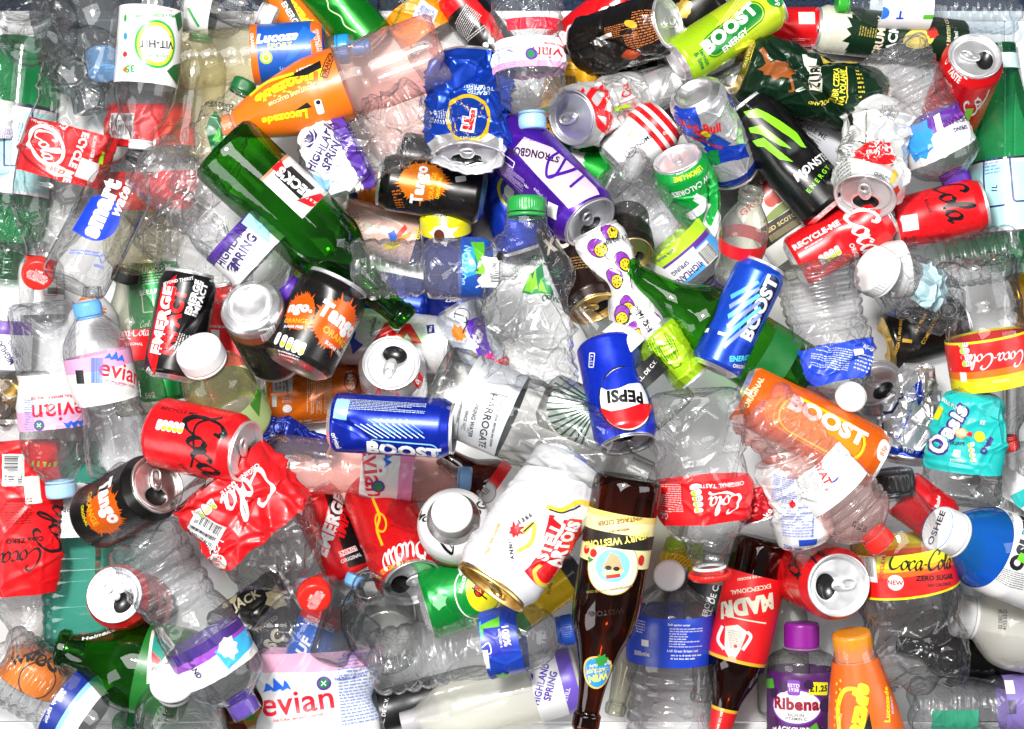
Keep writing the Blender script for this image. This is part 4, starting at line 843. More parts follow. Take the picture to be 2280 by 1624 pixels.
bottle('green glass bottle with pale blue ornate label at the right edge', 'hock', 'petgreen', (2262,585),(2228,100), 92, labels=[(.12,.46,C('#a8d6ee'),[('fr',2215,385,46,170,5,NAVY,4,{'r':8}),('fr',2272,370,46,180,5,NAVY,4,{'r':8}),('fp',2212,360,32,80,8,5,C('#4a78b8')),('fp',2270,330,30,110,12,85,C('#5a88c8')),('e',2208,310,8,8,0,NAVY),('e',2228,305,8,8,0,NAVY),('t','1L',2218,430,12,85,NAVY),('r',2240,385,8,200,3,WHITE)],{'stripes':[(.12,C('#101830')),(.13,WHITE),(.145,C('#a8d6ee')),(.435,WHITE),(.45,C('#101830'))]}),(.88,.95,C('#bfe0f0'),[])], glass=True, cap=cap('#123a24',r=.36,h=.12,ridges=0,ring=False))
can('red cola can standing up at the right with its lid open', (2115,262),(2172,124), 74, [(0,C('#d40f16',.3))], [script_red(2172,235,26,60,WHITE,'Co',w=.3),('t','ORIGINAL\nTASTE',2125,165,9,-28,WHITE,{'b':.03}),('s','Coke',2108,130,7,60,WHITE,{'swash':False}),('t','330mle',2108,185,7,-22,C('#ffb0b0')),('fp',2110,205,26,20,4,-22,C('#ffb0b0')),('r',2155,262,18,36,-20,C('#7ab83a'))], L=3.48, hole=100)
bottle('ribbed clear water bottle with purple cap hanging over the red cans at right', 'water', 'petfog', (1985,100),(2138,418), 80, ribs=[(.06,.42,6,.05)], cap=cap('#4c1f94'), labels=[(.50,.76,C('#f2f2f6'),[('blob',2045,300,34,9,.35,C('#2f8fe0'),4,{'sy':1.3}),('t','HIGHLAND',2130,262,14,195,DPURP,{'b':.03,'sx':.8}),('t','SPRING',2140,280,9,195,DPURP,{'b':.03}),('fp',2040,275,40,18,3,195,C('#7a5ab0')),('r',2090,262,16,50,15,WHITE)],{'stripes':[(.50,PURPLE),(.565,C('#8a3aa8')),(.60,C('#f2f2f6'))]})], deform=[PET5,('bend',4,90),('crum',.05,.7,6)])
can('red sugar free can with black script under the purple capped bottle', (1985,505),(2192,452), 62, [(0,INKR)], [script_red(2120,440,42,-70,BLACK,'Cola',w=.34,swash=False),('r',2020,498,36,36,8,WHITE),('t','SCAN\nFOR\nMORE',2022,540,8,-80,BLACK),('r',2035,560,80,34,10,C('#ecebe8')),('fp',2030,560,50,24,3,-82,C('#555')),('fp',2090,535,50,40,6,8,C('#6a0a0a')),('t','SUGAR',2060,460,8,-72,BLACK)])
can('red cola can with large white script below the crushed silver can', (1765,590),(1975,470), 63, [(0,INKR)], [script_red(1930,515,42,-62,WHITE,'Coca',w=.34,swash=False),('t','RECYCLE-ME',1815,525,14,30,WHITE,{'b':.05}),('fp',1825,535,80,6,1,30,WHITE),('t','ORIGINAL',1905,570,11,-62,WHITE,{'b':.02})]+traffic(1845,570,52,24,30,4))
can('black energy can with green claw marks lying by the crushed silver can', (1850,470),(1655,235), 67, [(0,C('#0c0c0e',.2))], [claw([(1660,255),(1690,248),(1712,258),(1740,275),(1776,300),(1800,330),(1790,328),(1765,312),(1745,300),(1700,268),(1672,268)]),claw([(1672,290),(1700,285),(1735,312),(1768,335),(1742,330),(1700,305),(1676,300)]),claw([(1680,318),(1705,312),(1735,338),(1770,365),(1740,360),(1706,332),(1690,330)]),('t','MONSTER',1818,365,19,40,C('#e8e8e8'),{'b':.03,'sh':.15}),('t','ENERGY',1826,400,11,52,C('#7ddb1e'),{'sp':1.6}),('line',[(1795,380),(1800,400)],4,C('#e8e8e8')),('fp',1665,238,40,8,1,-45,C('#777'))], deform=[('dent',25,.45,.18,30,.10)])
can('silver rum mix can crushed flat with lid folded upwards', (1962,255),(1925,440), 76, [(0,C('#e2e2e4',.4))], [('p',[(1895,335),(1915,322),(1985,330),(1990,372),(1950,375),(1900,362)],INKR),('t','COLA',1968,338,14,172,WHITE,{'b':.05}),('s','Gold',1940,352,11,172,WHITE,{'swash':False}),('fr',1905,290,46,60,-15,C('#444'),2),('r',1900,280,12,22,-15,BLACK),('fp',1880,330,40,60,10,-12,C('#555')),('fp',1880,390,36,60,8,0,C('#444')),('fp',1975,260,30,40,6,90,C('#666')),('blob',1990,430,9,5,.5,C('#c0281c'),3),('e',1985,400,7,12,0,C('#e8a81a')),('t','QUALITY',1960,400,6,-10,BLACK),('line',[(1980,380),(1995,372)],2,GOLD)], L=3.2, hole=190, deform=[('squeeze',.82,.55,.22),('crum',.20,1.0,17,.06,.86),('crease',0,.55,.35,70,.12,.35)], tab=SILVER)
can('white lemonade can with red stripes near the crushed silver cola can', (1365,372),(1482,262), 62, [(0,C('#eeeeec',.15)),(.62,INKR),(.69,C('#efefec')),(.75,INKR),(.82,C('#efefec')),(.88,INKR)], [('t','LEMONADE',1420,325,10,218,BLACK,{'b':.01}),('ring',1398,345,14,9,40,BLACK,2),('t','250',1478,300,8,200,WHITE),('s','Di',1400,305,9,220,C('#b8963a'),{'swash':False}),('fp',1410,315,50,7,1,218,C('#999'))])
can('silver and blue bull energy can with a dented side', (1545,205),(1637,385), 66, [(0,C('#d3d5da',.7)),(.86,C('#16389c',.5))], [('p',[(1490,225),(1530,205),(1560,270),(1575,350),(1545,320),(1512,290)],C('#1c44c0',.5)),('p',[(1560,340),(1660,320),(1670,350),(1590,372)],C('#1c44c0',.5)),('p',[(1590,300),(1630,320),(1600,345),(1570,330)],C('#2a55c8',.5)),('e',1638,215,17,17,0,C('#1c44b0')),('t','£1.55',1638,216,9,0,WHITE,{'b':.03}),('t','Red Bull',1560,288,19,6,INKR,{'b':.04}),('t','ENERGY DRINK',1572,328,8,0,INKR),('blob',1562,305,12,6,.6,INKR,4,{'sx':1.6}),('e',1572,304,11,9,0,YEL),('p',[(1560,352),(1600,340),(1605,368),(1570,372)],C('#1f8a4a',.4))], L=4.0, up=-1, base=DULL, deform=[('dent',35,.45,.25,35,.18),('crum',.04,.9,5)])
can('green citrus can twisted to a point with its silver end up', (1588,560),(1508,352), 66, [(0,C('#0d9a3c',.3))], [('t','LEMON-LIME',1520,400,9,200,YEL,{'b':.02}),('t','LOW CALORIES',1535,425,12,205,WHITE,{'b':.02}),('fp',1520,385,60,7,1,205,WHITE),('t','7UP',1580,500,52,-30,WHITE,{'b':.08})], L=4.0, hole=None, deform=[('squeeze',.45,.15,.30),('crease',10,.5,.35,60,.15,.6),('crum',.06,.8,6,0,.8),('twist',15,.1,.6)])
bottle('ribbed clear bottle with lime green label and dark purple cap in the middle', 'water', 'petfog', (1362,370),(1602,655), 76, ribs=[(.06,.42,6,.05)], cap=cap('#2a1550'), labels=[(.56,.80,C('#3a8fd0'),[('p',[(1440,570),(1480,590),(1540,540),(1560,575),(1500,640),(1470,610)],C('#eef0f6')),('t','HIGHLAND',1530,600,15,222,DPURP,{'b':.03,'sx':.8}),('t','SPRING',1512,588,10,222,DPURP,{'b':.03}),('r',1572,558,44,48,40,WHITE),('bar',1574,556,40,34,40),('t','eco bottle',1480,560,8,218,PURPLE),('t','500mle',1578,505,9,218,C('#3a6a0a'))]+thistle(1530,625,222,12,DPURP),{'stripes':[(.56,C('#a8d02a')),(.64,PURPLE),(.675,C('#4a98d4'))]})], deform=[PET5,('crum',.09,.8,8,0,.6),('bend',3,90)])
can('gold lidded dark can end showing between the bottles', (1395,480),(1410,566), 50, [(0,C('#1a1712',.4))], [], lid=(.62,.52,.26,1), hole=200, L=3.0)
can('dark brown metallic can with gold lid under the clear green capped bottle', (1250,500),(1325,690), 64, [(0,C('#241410',.5))], [('t','EROX',1262,540,30,-172,C('#cfc4b8'),{'b':.06}),('fp',1290,590,40,30,4,10,C('#8a6a3a'))], lid=GOLD, hole=230, L=3.6)
can('purple cider can with pale violet panel and open silver lid', (1128,300),(1315,497), 75, [(0,C('#4b1ba0',.55))], [('p',[(1147,336),(1170,309),(1232,333),(1298,392),(1336,431),(1312,441),(1267,465),(1190,385)],C('#d9c4ee',.2)),('t','STRONGBOW',1186,345,18,172,C('#2a2030'),{'b':.04,'sx':.7}),('t','FRUIT CIDER',1178,312,8,172,C('#4b1ba0')),('line',[(1248,342),(1225,360),(1220,395),(1240,392),(1268,345)],6,C('#4b1ba0',.3)),('line',[(1222,398),(1270,385),(1300,372)],7,C('#4b1ba0',.3)),('line',[(1270,420),(1300,395)],6,C('#4b1ba0',.3)),('r',1232,470,26,30,-25,WHITE),('fp',1140,395,70,36,7,-38,C('#c9b4e8')),('fr',1132,360,36,14,-38,WHITE,2),('t','18+',1172,418,7,-40,WHITE),('t','440ml',1200,430,8,-40,C('#b49ae0'))], L=4.4, hole=170, lid=(.60,.60,.63,.9), deform=[('dent',40,.5,.08,30,.2)])
can('crumpled white can with purple passion fruit halves, pinched at its waist', (1432,748),(1325,512), 60, [(0,C('#f3f3f3',.15))], sum([passion(x,y,r,a) for x,y,r,a in ((1315,562,22,-30),(1372,592,22,-50),(1350,630,22,-60),(1395,680,20,-70),(1420,740,24,-60),(1385,700,20,-80),(1450,718,20,-60),(1340,530,16,-30))],[])+[('p',[(1400,690),(1425,672),(1462,715),(1432,745)],WHITE),('t','FRUIT',1430,712,12,125,BLACK,{'b':.03}),('t','MINI',1420,692,9,125,BLACK,{'b':.02}),('t','4%Vol 250ml',1352,545,9,195,BLACK),('line',[(1385,620),(1400,645)],2.5,BLACK),('line',[(1330,575),(1340,590)],2.5,BLACK),('line',[(1330,600),(1345,610)],2.5,BLACK)], deform=[('squeeze',.62,.45,.16),('twist',18,.3,.6),('crum',.03,.9,14)])
bottle('bright green glass beer bottle, neck pointing up left, in the middle right', 'beer', 'lime', (1785,850),(1390,600), 82, labels=[(.12,.26,C('#0a5a22'),[('t','ICI',1700,720,7,35,C('#c8e0c0'))],{'th':(-80,80)})], glass=True)
can('lime green can with small green print, pinched, under the blue energy can', (1450,735),(1545,845), 58, [(0,C('#a3d21a',.35))], [('fp',1475,775,60,60,8,-65,C('#1a5a1a')),('fr',1490,790,24,60,30,C('#1a5a1a'),2)], deform=[('squeeze',.75,.7,.25),('crum',.05,.9,9)])
bottle('clear glass bottle with white gothic lettered label behind the round logo can', 'beer', 'glass', (1500,925),(1275,670), 66, labels=[(.50,.72,C('#f2f2f2'),[('t','ng',1325,748,24,32,BLACK,{'b':.04})]),(.26,.40,C('#18181a'),[('t','S.DE R.L. DE C.V.',1430,835,9,48,WHITE)])], glass=True)
can('flattened silver can with dark green sun rays behind the round logo can', (1210,885),(1370,955), 62, [(0,C('#d6d8d8',.7))], [('p',[(1330-12,900),(1225+8*i,850+3*i*i),(1228+8*i+2,858+3*i*i+4)],C('#0f4a2c')) for i in range(0)]+[('line',[(1335,905),(1335-115*math.cos(math.radians(a)),905+100*math.sin(math.radians(a)))],4,C('#0f4a2c')) for a in range(-40,75,9)]+[('t','12X',1300,850,11,40,BLACK)], deform=[('flat',.6)])
can('round logo blue, white and red cola can standing upside down in the centre', (1350,757),(1398,992), 73, [(0,C('#0d2fc4',.5))], [('e',1394,882,66,72,0,BLACK),('e',1394,882,62.5,68.5,0,WHITE),('p',[(1336,860)]+[(1394-62*math.cos(math.radians(a)),882-68*math.sin(math.radians(a))) for a in range(22,160,6)]+[(1450,858),(1425,850),(1400,852),(1375,862),(1350,866)],C('#0f2fb8',.4)),('p',[(1336,905),(1360,912),(1395,905),(1425,896),(1452,898)]+[(1394+62*math.cos(math.radians(a)),882+68*math.sin(math.radians(a))) for a in range(18,162,6)],INKR),('t','PEPSI',1393,878,26,184,C('#111'),{'b':.05,'sx':1.02}),('fr',1315,800,14,30,-10,WHITE,2),('fp',1315,800,8,22,3,-10,WHITE)], L=3.6, hole=15, lid=(.45,.45,.47,.9), deform=[('dent',-75,.40,.22,25,.16),('dent',20,.3,.04,40,.2)])
can('dented black orange soda can with silver foot, at the top centre', (1290,110),(1490,50), 73, [(0,C('#171412',.25))], [('fp',1440,60,70,80,9,12,C('#c8743a')),('fp',1370,70,60,30,5,12,C('#c8743a')),('fp',1405,95,34,40,5,12,C('#c8743a')),('r',1340,82,34,9,15,WHITE),('t','T',1425,125,28,45,WHITE,{'b':.06}),('e',1405,128,26,14,30,C('#a8401a',.3)),('e',1400,55,16,8,-20,C('#e0a02a'))], L=3.48, up=1, hole=None, deform=[('dent',30,.45,.30,40,.14),('crease',10,.5,.2,60,.12,.5),('crum',.05,.9,8)])
can('lime green energy can with a white name on a green pill at the top', (1505,145),(1725,5), 55, [(0,C('#a6cf1c',.35)),(.45,C('#c4dc2a',.35))], [('r',1618,75,150,42,40,C('#0c7a2c',.3),{'r':20}),('fr',1618,75,158,50,40,C('#0c7a2c',.3),3,{'r':24}),('t','BOOST',1608,72,28,41,WHITE,{'b':.06,'sx':1.1}),('t','ENERGY',1622,98,13,41,WHITE,{'b':.03}),('t','lemon\n& lime',1550,140,11,-55,GRN,{'b':.03}),('e',1712,10,22,16,0,C('#0c7a2c')),('t','75p',1712,12,12,-60,WHITE,{'b':.03})]+[('line',[(1580+8*i,30-3*i+40),(1640+8*i,0-3*i)],2,C('#e6ee6a')) for i in range(5)], slope=.2)
can('crushed blue lager can with a red initial in a yellow ring', (1048,130),(1040,352), 92, [(0,SILVER),(.08,C('#1240b0',.55)),(.9,SILVER)], [('e',1042,248,52,54,0,C('#e8b41c',.3)),('e',1042,248,45,46,0,C('#103a9c',.4)),('t','F',1044,250,46,170,C('#e9d4c8'),{'b':.08}),('t','F',1044,250,42,170,INKR,{'b':.03}),('t','CRAFTED\nTO REFRESH',1068,187,9,170,C('#bcd0f0')),('t',"FOSTER'S",1045,292,7,178,C('#e8d8a8')),('fp',975,250,30,60,8,100,C('#cfdcf2'))], hole=180, L=3.1, deform=[('squeeze',.9,.5,.3),('crum',.15,1.1,23),('crease',0,.35,.3,70,.12,.4),('flat',.6)])
bottle('crumpled clear water bottle with sky blue cap at the top centre', 'evian', 'petfog', (1172,-30),(1186,290), 76, cap=cap('#8fb4e6'), labels=[(.38,.60,C('#f2f2f4'),[('t','evian',1225,130,28,182,EVRED,{'b':.004}),('fp',1130,140,60,50,7,180,C('#7a8ad0')),('e',1183,135,13,13,0,C('#5a2d8f')),('e',1183,135,8,8,0,C('#0f7a45')),('t','MINERAL WATER',1235,108,5,180,EVRED)],{'stripes':[(.38,C('#f2f2f4')),(.555,PINK)]}),(.26,.34,C('#e0243a'),[],{'th':(-60,40)})], deform=[PET5,('flat',.7),('crum',.13,.8,18,0,.85)])
bottle('blue labelled sports bottle with straw residue and a blue pull cap', 'sport', 'pettea', (395,135),(790,108), 66, cap=dict(r=.50,h=.55,col=C('#1f8ae8'),prof=[(.48,0),(.49,.03),(.49,.34),(.40,.40),(.27,.44),(.26,.9),(.30,.92),(.30,1.05),(.2,1.1),(0,1.1)]), labels=[(.43,.84,C('#1550a8'),[('t','Lucozade',640,82,22,6,WHITE,{'b':.06,'sh':.25}),('t','SPORT',630,102,13,4,C('#c8d82a'),{'b':.02}),('e',600,128,14,14,0,C('#9ac82a')),('ring',600,128,8,8,0,WHITE,2.5),('t','ORANGE',570,95,8,-82,WHITE,{'b':.02}),('t','ENHANCES HYDRATION\nFUELS PERFORMANCE',716,110,6,-78,WHITE),('t','Lucozade',650,150,8,0,C('#9ac0f0')),('p',[(680,60),(710,80),(660,130),(640,140)],C('#1a62c4'))],{'stripes':[(.43,C('#f0641a')),(.47,C('#1550a8')),(.77,C('#f0641a')),(.83,C('#1a3a80'))]})], ribs=[(.08,.40,3,.03)], deform=[PET5])
bottle('dark smoky clear bottle with sky blue cap at the upper left', 'plain', 'petdark', (190,-170),(232,165), 92, cap=cap('#6ea6e6',r=.36,h=.42), L=4.2, up=1)
bottle('crumpled red labelled cola bottle, its red screw cap towards the lower left', 'cola', 'petgrey', (215,60),(82,620), 100, cap=cap('#e0241c',r=.36,h=.36,xf=(0,-.25,5.55,78,0),text=[('I AM\nATTACHED\nTO RECYCLE\nTOGETHER',.06,170,WHITE,0,0)]), labels=[(.40,.60,INKR,[('s','Cola',112,318,26,-75,WHITE,{'w':.3,'swash':False}),('ring',108,320,44,32,-60,WHITE,7),('t','RECYCLE ME',172,340,16,-112,WHITE,{'b':.05}),('r',192,372,40,44,-20,C('#d8d0cc')),('t','SCAN FOR MORE',202,335,7,-105,WHITE),('t','ORIGINAL',98,272,8,160,WHITE),('e',130,374,24,12,-20,C('#c8c2ba')),('t','£2.59',130,374,10,160,INKR,{'b':.03}),('r',222,345,10,28,-15,C('#a6d12c'))])], deform=[PET5,('flat',.75),('crum',.07,.6,19)])
bottle('clear ribbed bottle end in the top left corner, base towards the camera', 'water', 'petgrey', (88,82),(10,-150), 82, ribs=[(.06,.42,5,.06)], cap=None, L=4.6, up=-1, deform=[('petal',5,.16)])
bottle('clear bottle with violet printed white label at the upper left edge', 'water', 'pet', (-15,395),(0,60), 46, labels=[(.25,.50,C('#e8e6f0'),[('fp',8,300,24,70,10,80,C('#6a4ab0'))])], cap=None, deform=[PET5,('crum',.08,.8,3)])
bottle('clear bottle with round green badge on a white label, neck down', 'plain', 'pet', (344,-60),(313,335), 70, cap=cap('#e8e8ea',r=.40,h=.20,ridges=0), labels=[(.21,.64,C('#f4f5f3'),[('e',347,108,48,53,0,C('#1f9a3a')),('e',347,108,42,47,0,YEL),('e',347,108,35,40,0,WHITE),('t','VIT-HIT',349,108,17,181,C('#15181c'),{'b':.03,'sx':.95}),('t','LEAN & GREEN',345,134,7,180,C('#1f9a3a')),('t','WATER + JUICE + TEA',352,89,4.5,180,C('#888')),('line',[(322,96),(375,96)],1.2,C('#999')),('line',[(322,124),(375,124)],1.2,C('#999')),('t','APPLE + ELDERFLOWER',350,45,6.5,183,C('#1f9a3a'),{'b':.02}),('t','MATE TEA + L-CARNITINE',350,34,4,183,C('#999')),('t','35',291,163,16,180,C('#1f9a3a'),{'b':.03}),('t','+',281,164,14,180,INKO,{'b':.08}),('e',281,130,6,6,0,C('#c82a2a')),('e',282,90,5,8,0,C('#2a8ad0')),('e',282,50,4,8,0,C('#2a9a3a')),('p',[(368,165),(382,150),(400,140),(390,192)],C('#145a2a')),('p',[(385,40),(398,30),(402,60),(392,75)],C('#145a2a'))])])
bottle('tall smoky water bottle with big blue oval and white lowercase lettering', 'plain', 'petgrey', (160,635),(312,340), 76, cap=cap('#4a4a4c',r=.36,h=.22), prints=[('p',[(163,512)]+[(215+52*math.cos(math.radians(a)),480+55*math.sin(math.radians(a))) for a in range(115,-62,-8)]+[(205,440)],C('#1236d0')),('t','smart',226,462,40,66,WHITE,{'b':.07,'sx':.95}),('t','water',272,440,25,66,WHITE,{'b':.03,'sh':.2}),('t','vapour distilled water\nand added electrolytes',190,560,5,-8,C('#2a50c8')),('t','smartwater',290,530,15,68,C('#2a2a98'),{'sh':.2}),('fr',228,574,12,14,20,C('#2a50c8'),1.5),('t','600ml',220,590,7,-12,C('#2a50c8'))], L=4.6, up=-1, deform=[])
bottle('smashed clear bottle with dark green tree print and grey lettering', 'squat', 'pet', (425,440),(548,180), 66, cap=cap('#0f5a2c'), prints=[('t','CERTIFIED\nCARBON NEUTRAL',487,240,9,-18,C('#26302c'),{'b':.03}),('p',[(455,290),(480,255),(500,290),(505,330),(470,345)],C('#1a5a34')),('p',[(470,320),(485,290),(496,325)],C('#4aa83a'))], deform=[('flat',.5),('crum',.18,.8,11)])
bottle('large orange sleeved energy bottle lying across the upper left', 'sleeve', 'petpink', (985,105),(492,290), 84, cap=cap('#f2761c',r=.34,h=.36), labels=[(.44,.925,C('#f0680e'),[('t','Lucozade',648,188,30,195,YEL,{'b':.06,'sh':.2,'sx':.95}),('t','ENERGY',690,152,11,197,WHITE,{'b':.04}),('p',[(640,175),(718,137),(722,152),(690,168)],BLACK),('t','Lucozade',640,258,18,195,YEL,{'b':.06,'sh':.2}),('line',[(560,215),(600,185),(660,165)],6,YEL),('p',[(660,245),(690,225),(700,235)],BLACK),('t','CONTAINS GLUCOSE',655,210,8,200,C('#ffd9a0')),('r',716,235,16,34,15,WHITE,{'r':5}),('e',714,225,5,5,0,BLACK),('t','ORANGE',735,145,11,76,BLACK,{'b':.02}),('fr',735,145,16,62,-14,BLACK,2)]+[('e',575+i*11,222-i*3.4+(i*37%11),3+(i*13%4),2.5,0,C('#ffb43a')) for i in range(14)])], deform=[('petal',5,.14)])
bottle('squashed clear water bottle with purple edged thistle label under the orange bottle', 'water', 'pet', (960,250),(655,405), 84, ribs=[(.06,.42,5,.06)], cap=None, labels=[(.52,.86,C('#ecebf0'),highland(736,330,62,20)+[('t','STILL SPRING WATER',782,325,8,62,WHITE),('t','500mle',800,400,10,62,WHITE),('p',[(690,380),(740,400),(730,430),(690,420)],C('#7aa8d8')),('t','STILL',770,345,1,62,WHITE)],{'stripes':[(.52,C('#4b2a8a')),(.60,C('#efeef3'))]})], deform=[PET5,('flat',.55),('crum',.18,.75,29),('crease',0,.3,.3,70,.1,.3)])
bottle('dark green glass lager bottle with red and silver neck label, base up left', 'beer', 'green', (492,325),(905,715), 88, labels=[(.21,.43,C('#e9e7e2'),[('p',[(590,325),(612,335),(640,385),(622,392),(600,372),(590,350)],INKR),('t','ESTD 1873',612,352,5,-62,WHITE),('p',[(612,392),(648,372),(700,420),(668,446)],C('#121212')),('t',"BECK'S",656,410,25,-38+180,WHITE,{'b':.06,'sx':.8}),('p',[(660,448),(712,432),(745,462),(690,462)],INKR),('t','BECK & CO',695,450,7,-30+180,WHITE,{'b':.02})],{'th':(-88,-4),'stripes':[(.21,C('#b8704a')),(.222,C('#ecebe6')),(.415,C('#b8b4ac'))]})], glass=True, deform=[])
bottle('clear crumpled bottle lying under the ribbed purple capped bottle', 'plain', 'petgrey', (345,480),(560,670), 82, cap=None, deform=[('flat',.55),('crum',.16,.7,33)])
bottle('large ribbed clear water bottle with purple cap in front of the green bottle', 'water', 'petfog', (322,345),(662,660), 77, ribs=[(.06,.44,6,.045)], cap=cap('#4b1f92'), labels=[(.56,.76,C('#f0f0f4'),highland(530,555,-122+180,22)[:2]+thistle(522,590,-140,20,DPURP)+[('t','STILL SPRING WATER',488,512,7,58,WHITE),('p',[(560,470),(600,520),(600,545),(540,500)],C('#9ac4ea'))],{'stripes':[(.56,C('#4b2a8a')),(.61,C('#f2f2f5'))]})], deform=[PET5,('crum',.04,.6,5)])

# ---------------- left and lower left
bottle('clear bottle with purple and white thistle label at the left edge', 'water', 'pet', (25,540),(2,930), 58, ribs=[(.06,.42,6,.05)], cap=None, labels=[(.45,.72,C('#f2f2f5'),[('t','HIGHLAND',8,775,13,120,DPURP,{'b':.03,'sx':.8}),('t','SPRING',30,775,9,120,DPURP)]+thistle(30,800,130,12,DPURP),{'stripes':[(.45,PURPLE),(.52,C('#f2f2f5'))]})], deform=[PET5])
bottle('clear bottle base lying across the left edge under the red screw cap', 'water', 'pet', (85,520),(-120,470), 52, ribs=[(.06,.42,5,.05)], cap=None, deform=[PET5,('crum',.08,.8,4)])
bottle('flattened clear bottle with wide red label and black script at lower left', 'cola', 'petgrey', (30,830),(62,1470), 92, labels=[(.24,.765,INKR,[('r',30,1040,46,70,0,WHITE),('bar',30,1040,60,38,90),('r',70,1085,34,60,5,C('#d8cfc8')),('s','Coca',48,1240,30,185,BLACK,{'w':.24,'swash':False}),('s','Cola',105,1170,40,80,BLACK,{'w':.22,'swash':False}),('t','Coke ZERO',55,1195,11,183,BLACK,{'b':.03}),('fp',40,1130,56,60,7,180,C('#7a0c0c')),('fp',95,1030,12,60,4,85,C('#a6d12c'))])], cap=None, deform=[('flat',.6),('crum',.06,.6,10)])
bottle('clear mineral water bottle standing behind, sky blue cap up, right of its upside down twin', 'evian', 'petfog', (272,1055),(192,672), 74, cap=cap('#5a9ae0',r=.42), labels=[(.42,.70,C('#f2f2f5'),evian(272,825,-12,26,100,0)+[('bar',215,820,26,56,0,{'col':C('#4a78c8')}),('t','50CL',262,850,8,-5,C('#f08aa8')),('r',180,835,20,30,5,BLACK)],{'stripes':[(.42,C('#f2f2f5')),(.615,PINK)]})], deform=[PET5,('crum',.05,.7,8,0,.45),('kink',.3,.08,.15)])
bottle('clear mineral water bottle upside down at left, sky blue cap at its lower end', 'evian', 'petfog', (92,672),(138,1108), 76, cap=cap('#9cc0ee',r=.45), labels=[(.36,.64,C('#f2f2f5'),evian(132,912,185,28,110,1)[:-1]+[('t','NATURAL MINERAL WATER',125,880,6.5,184,EVRED),('fp',68,930,26,90,12,184,C('#6a80d0'))],{'stripes':[(.36,C('#f2f2f5')),(.545,C('#f2a6c6'))]})], deform=[PET5,('dent',50,.2,.14,35,.10),('crum',.04,.7,3)])
can('upturned silver can showing its dull bottom dome, dark panel below', (556,676),(618,800), 76, [(0,DULL),(.14,C('#9a4a2a',.3)),(.25,C('#1a1816',.2))], [('bar',600,745,40,30,20,{'col':C('#cfcfcf')}),('fp',620,770,40,30,4,20,C('#888'))], L=3.48, up=-1, base=SILVER)
can('creased black energy can with red and white capitals running up its side', (380,845),(423,607), 64, [(0,C('#131214',.3)),(.97,DULL)], [('p',[(345,840),(330,790),(362,640),(395,612),(372,700)],C('#cf141c',.2)),('t','EMERGE',362,712,30,77,WHITE,{'b':.06,'sx':.95}),('t','IMPACT',385,715,30,77,INKR,{'b':.06,'sx':.95}),('t','EMERGE\nIMPACT',438,665,15,72,WHITE,{'b':.05}),('t','BEYOND THIRST',395,626,7,8,WHITE),('r',333,828,30,12,15,WHITE),('t','ENERGY',333,828,8,15,BLACK),('t','ORIGINAL',335,843,6,15,WHITE),('fp',428,770,40,80,9,72,C('#cfcfcf'))], L=3.55, up=-1, deform=[('dent',10,.52,.14,35,.12),('crease',30,.55,.12,40,.1,.6)])
can('black can with orange splash, right of the upturned silver can, foot towards us', (655,820),(752,628), 84, [(0,C('#141312',.2))], [('blob',752,722,54,46,.4,C('#e4560e',.2),7),('blob',668,690,44,46,.4,C('#e4560e',.2),9,{'sx':.8}),('t','Tango',758,715,34,-32,WHITE,{'b':.06,'sx':.9}),('t','ORANGE',752,752,15,-32,C('#f2a01e'),{'b':.03}),('t','SUGAR FREE',745,775,8,-32,WHITE,{'b':.03}),('t','ngo.',668,688,24,-10,WHITE,{'b':.06}),('t','ORANGE',660,712,10,-10,C('#f2a01e')),('t','SUGAR FREE',655,725,6,-10,WHITE)]+traffic(648,762,72,28,-22,5)+[('fp',645,785,50,10,2,-22,WHITE)], L=2.62, up=-1, base=(.62,.58,.58,1), deform=[('dent',-35,.70,.14,30,.12)])
bottle('squat juice bottle with a large white cap facing up', 'squat', 'pettea', (535,945),(440,778), 84, cap=cap('#f0eeea',r=.66,h=.46,ridges=60), labels=[(.02,.42,C('#b8d48a'),[('p',[(545,850),(585,870),(580,930),(560,905)],C('#3f8a1c')),('t','JUICE',500,915,7,-10,C('#9a9a1c')),('fp',510,925,60,20,4,-12,C('#6a7a3a'))])], L=3.4, up=1, labelsoff=1)
bottle('diamond cut clear glass water bottle with a silver paper label', 'wine', 'glass', (972,855),(1445,1060), 96, labels=[(.13,.36,C('#c3c6ca',.25),[('t','HARROGATE',1090,948,17,-106,C('#15161a'),{'b':.015}),('t','SPRING WATER',1062,940,9,-106,C('#15161a')),('t','SINCE 1571',1045,938,6.5,-106,C('#15161a')),('t','SPARKLING',1032,925,6,-106,C('#15161a')),('t','THE ORIGINAL BRITISH SPA TOWN',1110,950,5,-106,C('#15161a')),('line',[(1042,880),(1022,985)],2,C('#777')),('line',[(1105,880),(1140,890)],2,C('#777')),('fp',1025,950,12,60,6,-106,C('#999')),('fp',1060,1010,60,20,5,-16,C('#999'))])], glass=True, deform=[('facet',14,.10,.36,.80),('facet',14,.10,.02,.13)])
can('silver diet can standing nearly upright with open lid and red price spot', (884,905),(871,808), 74, [(0,SILVER),(.1,C('#cfd0d6',.85))], [('t','diet',890,885,12,0,INKR,{'sh':.2}),('e',930,835,12,18,-20,INKR),('t','90p',930,835,10,75,WHITE,{'b':.03}),('t','Diet',850,885,13,-8,INKR,{'sh':.2})], L=3.48, hole=155)
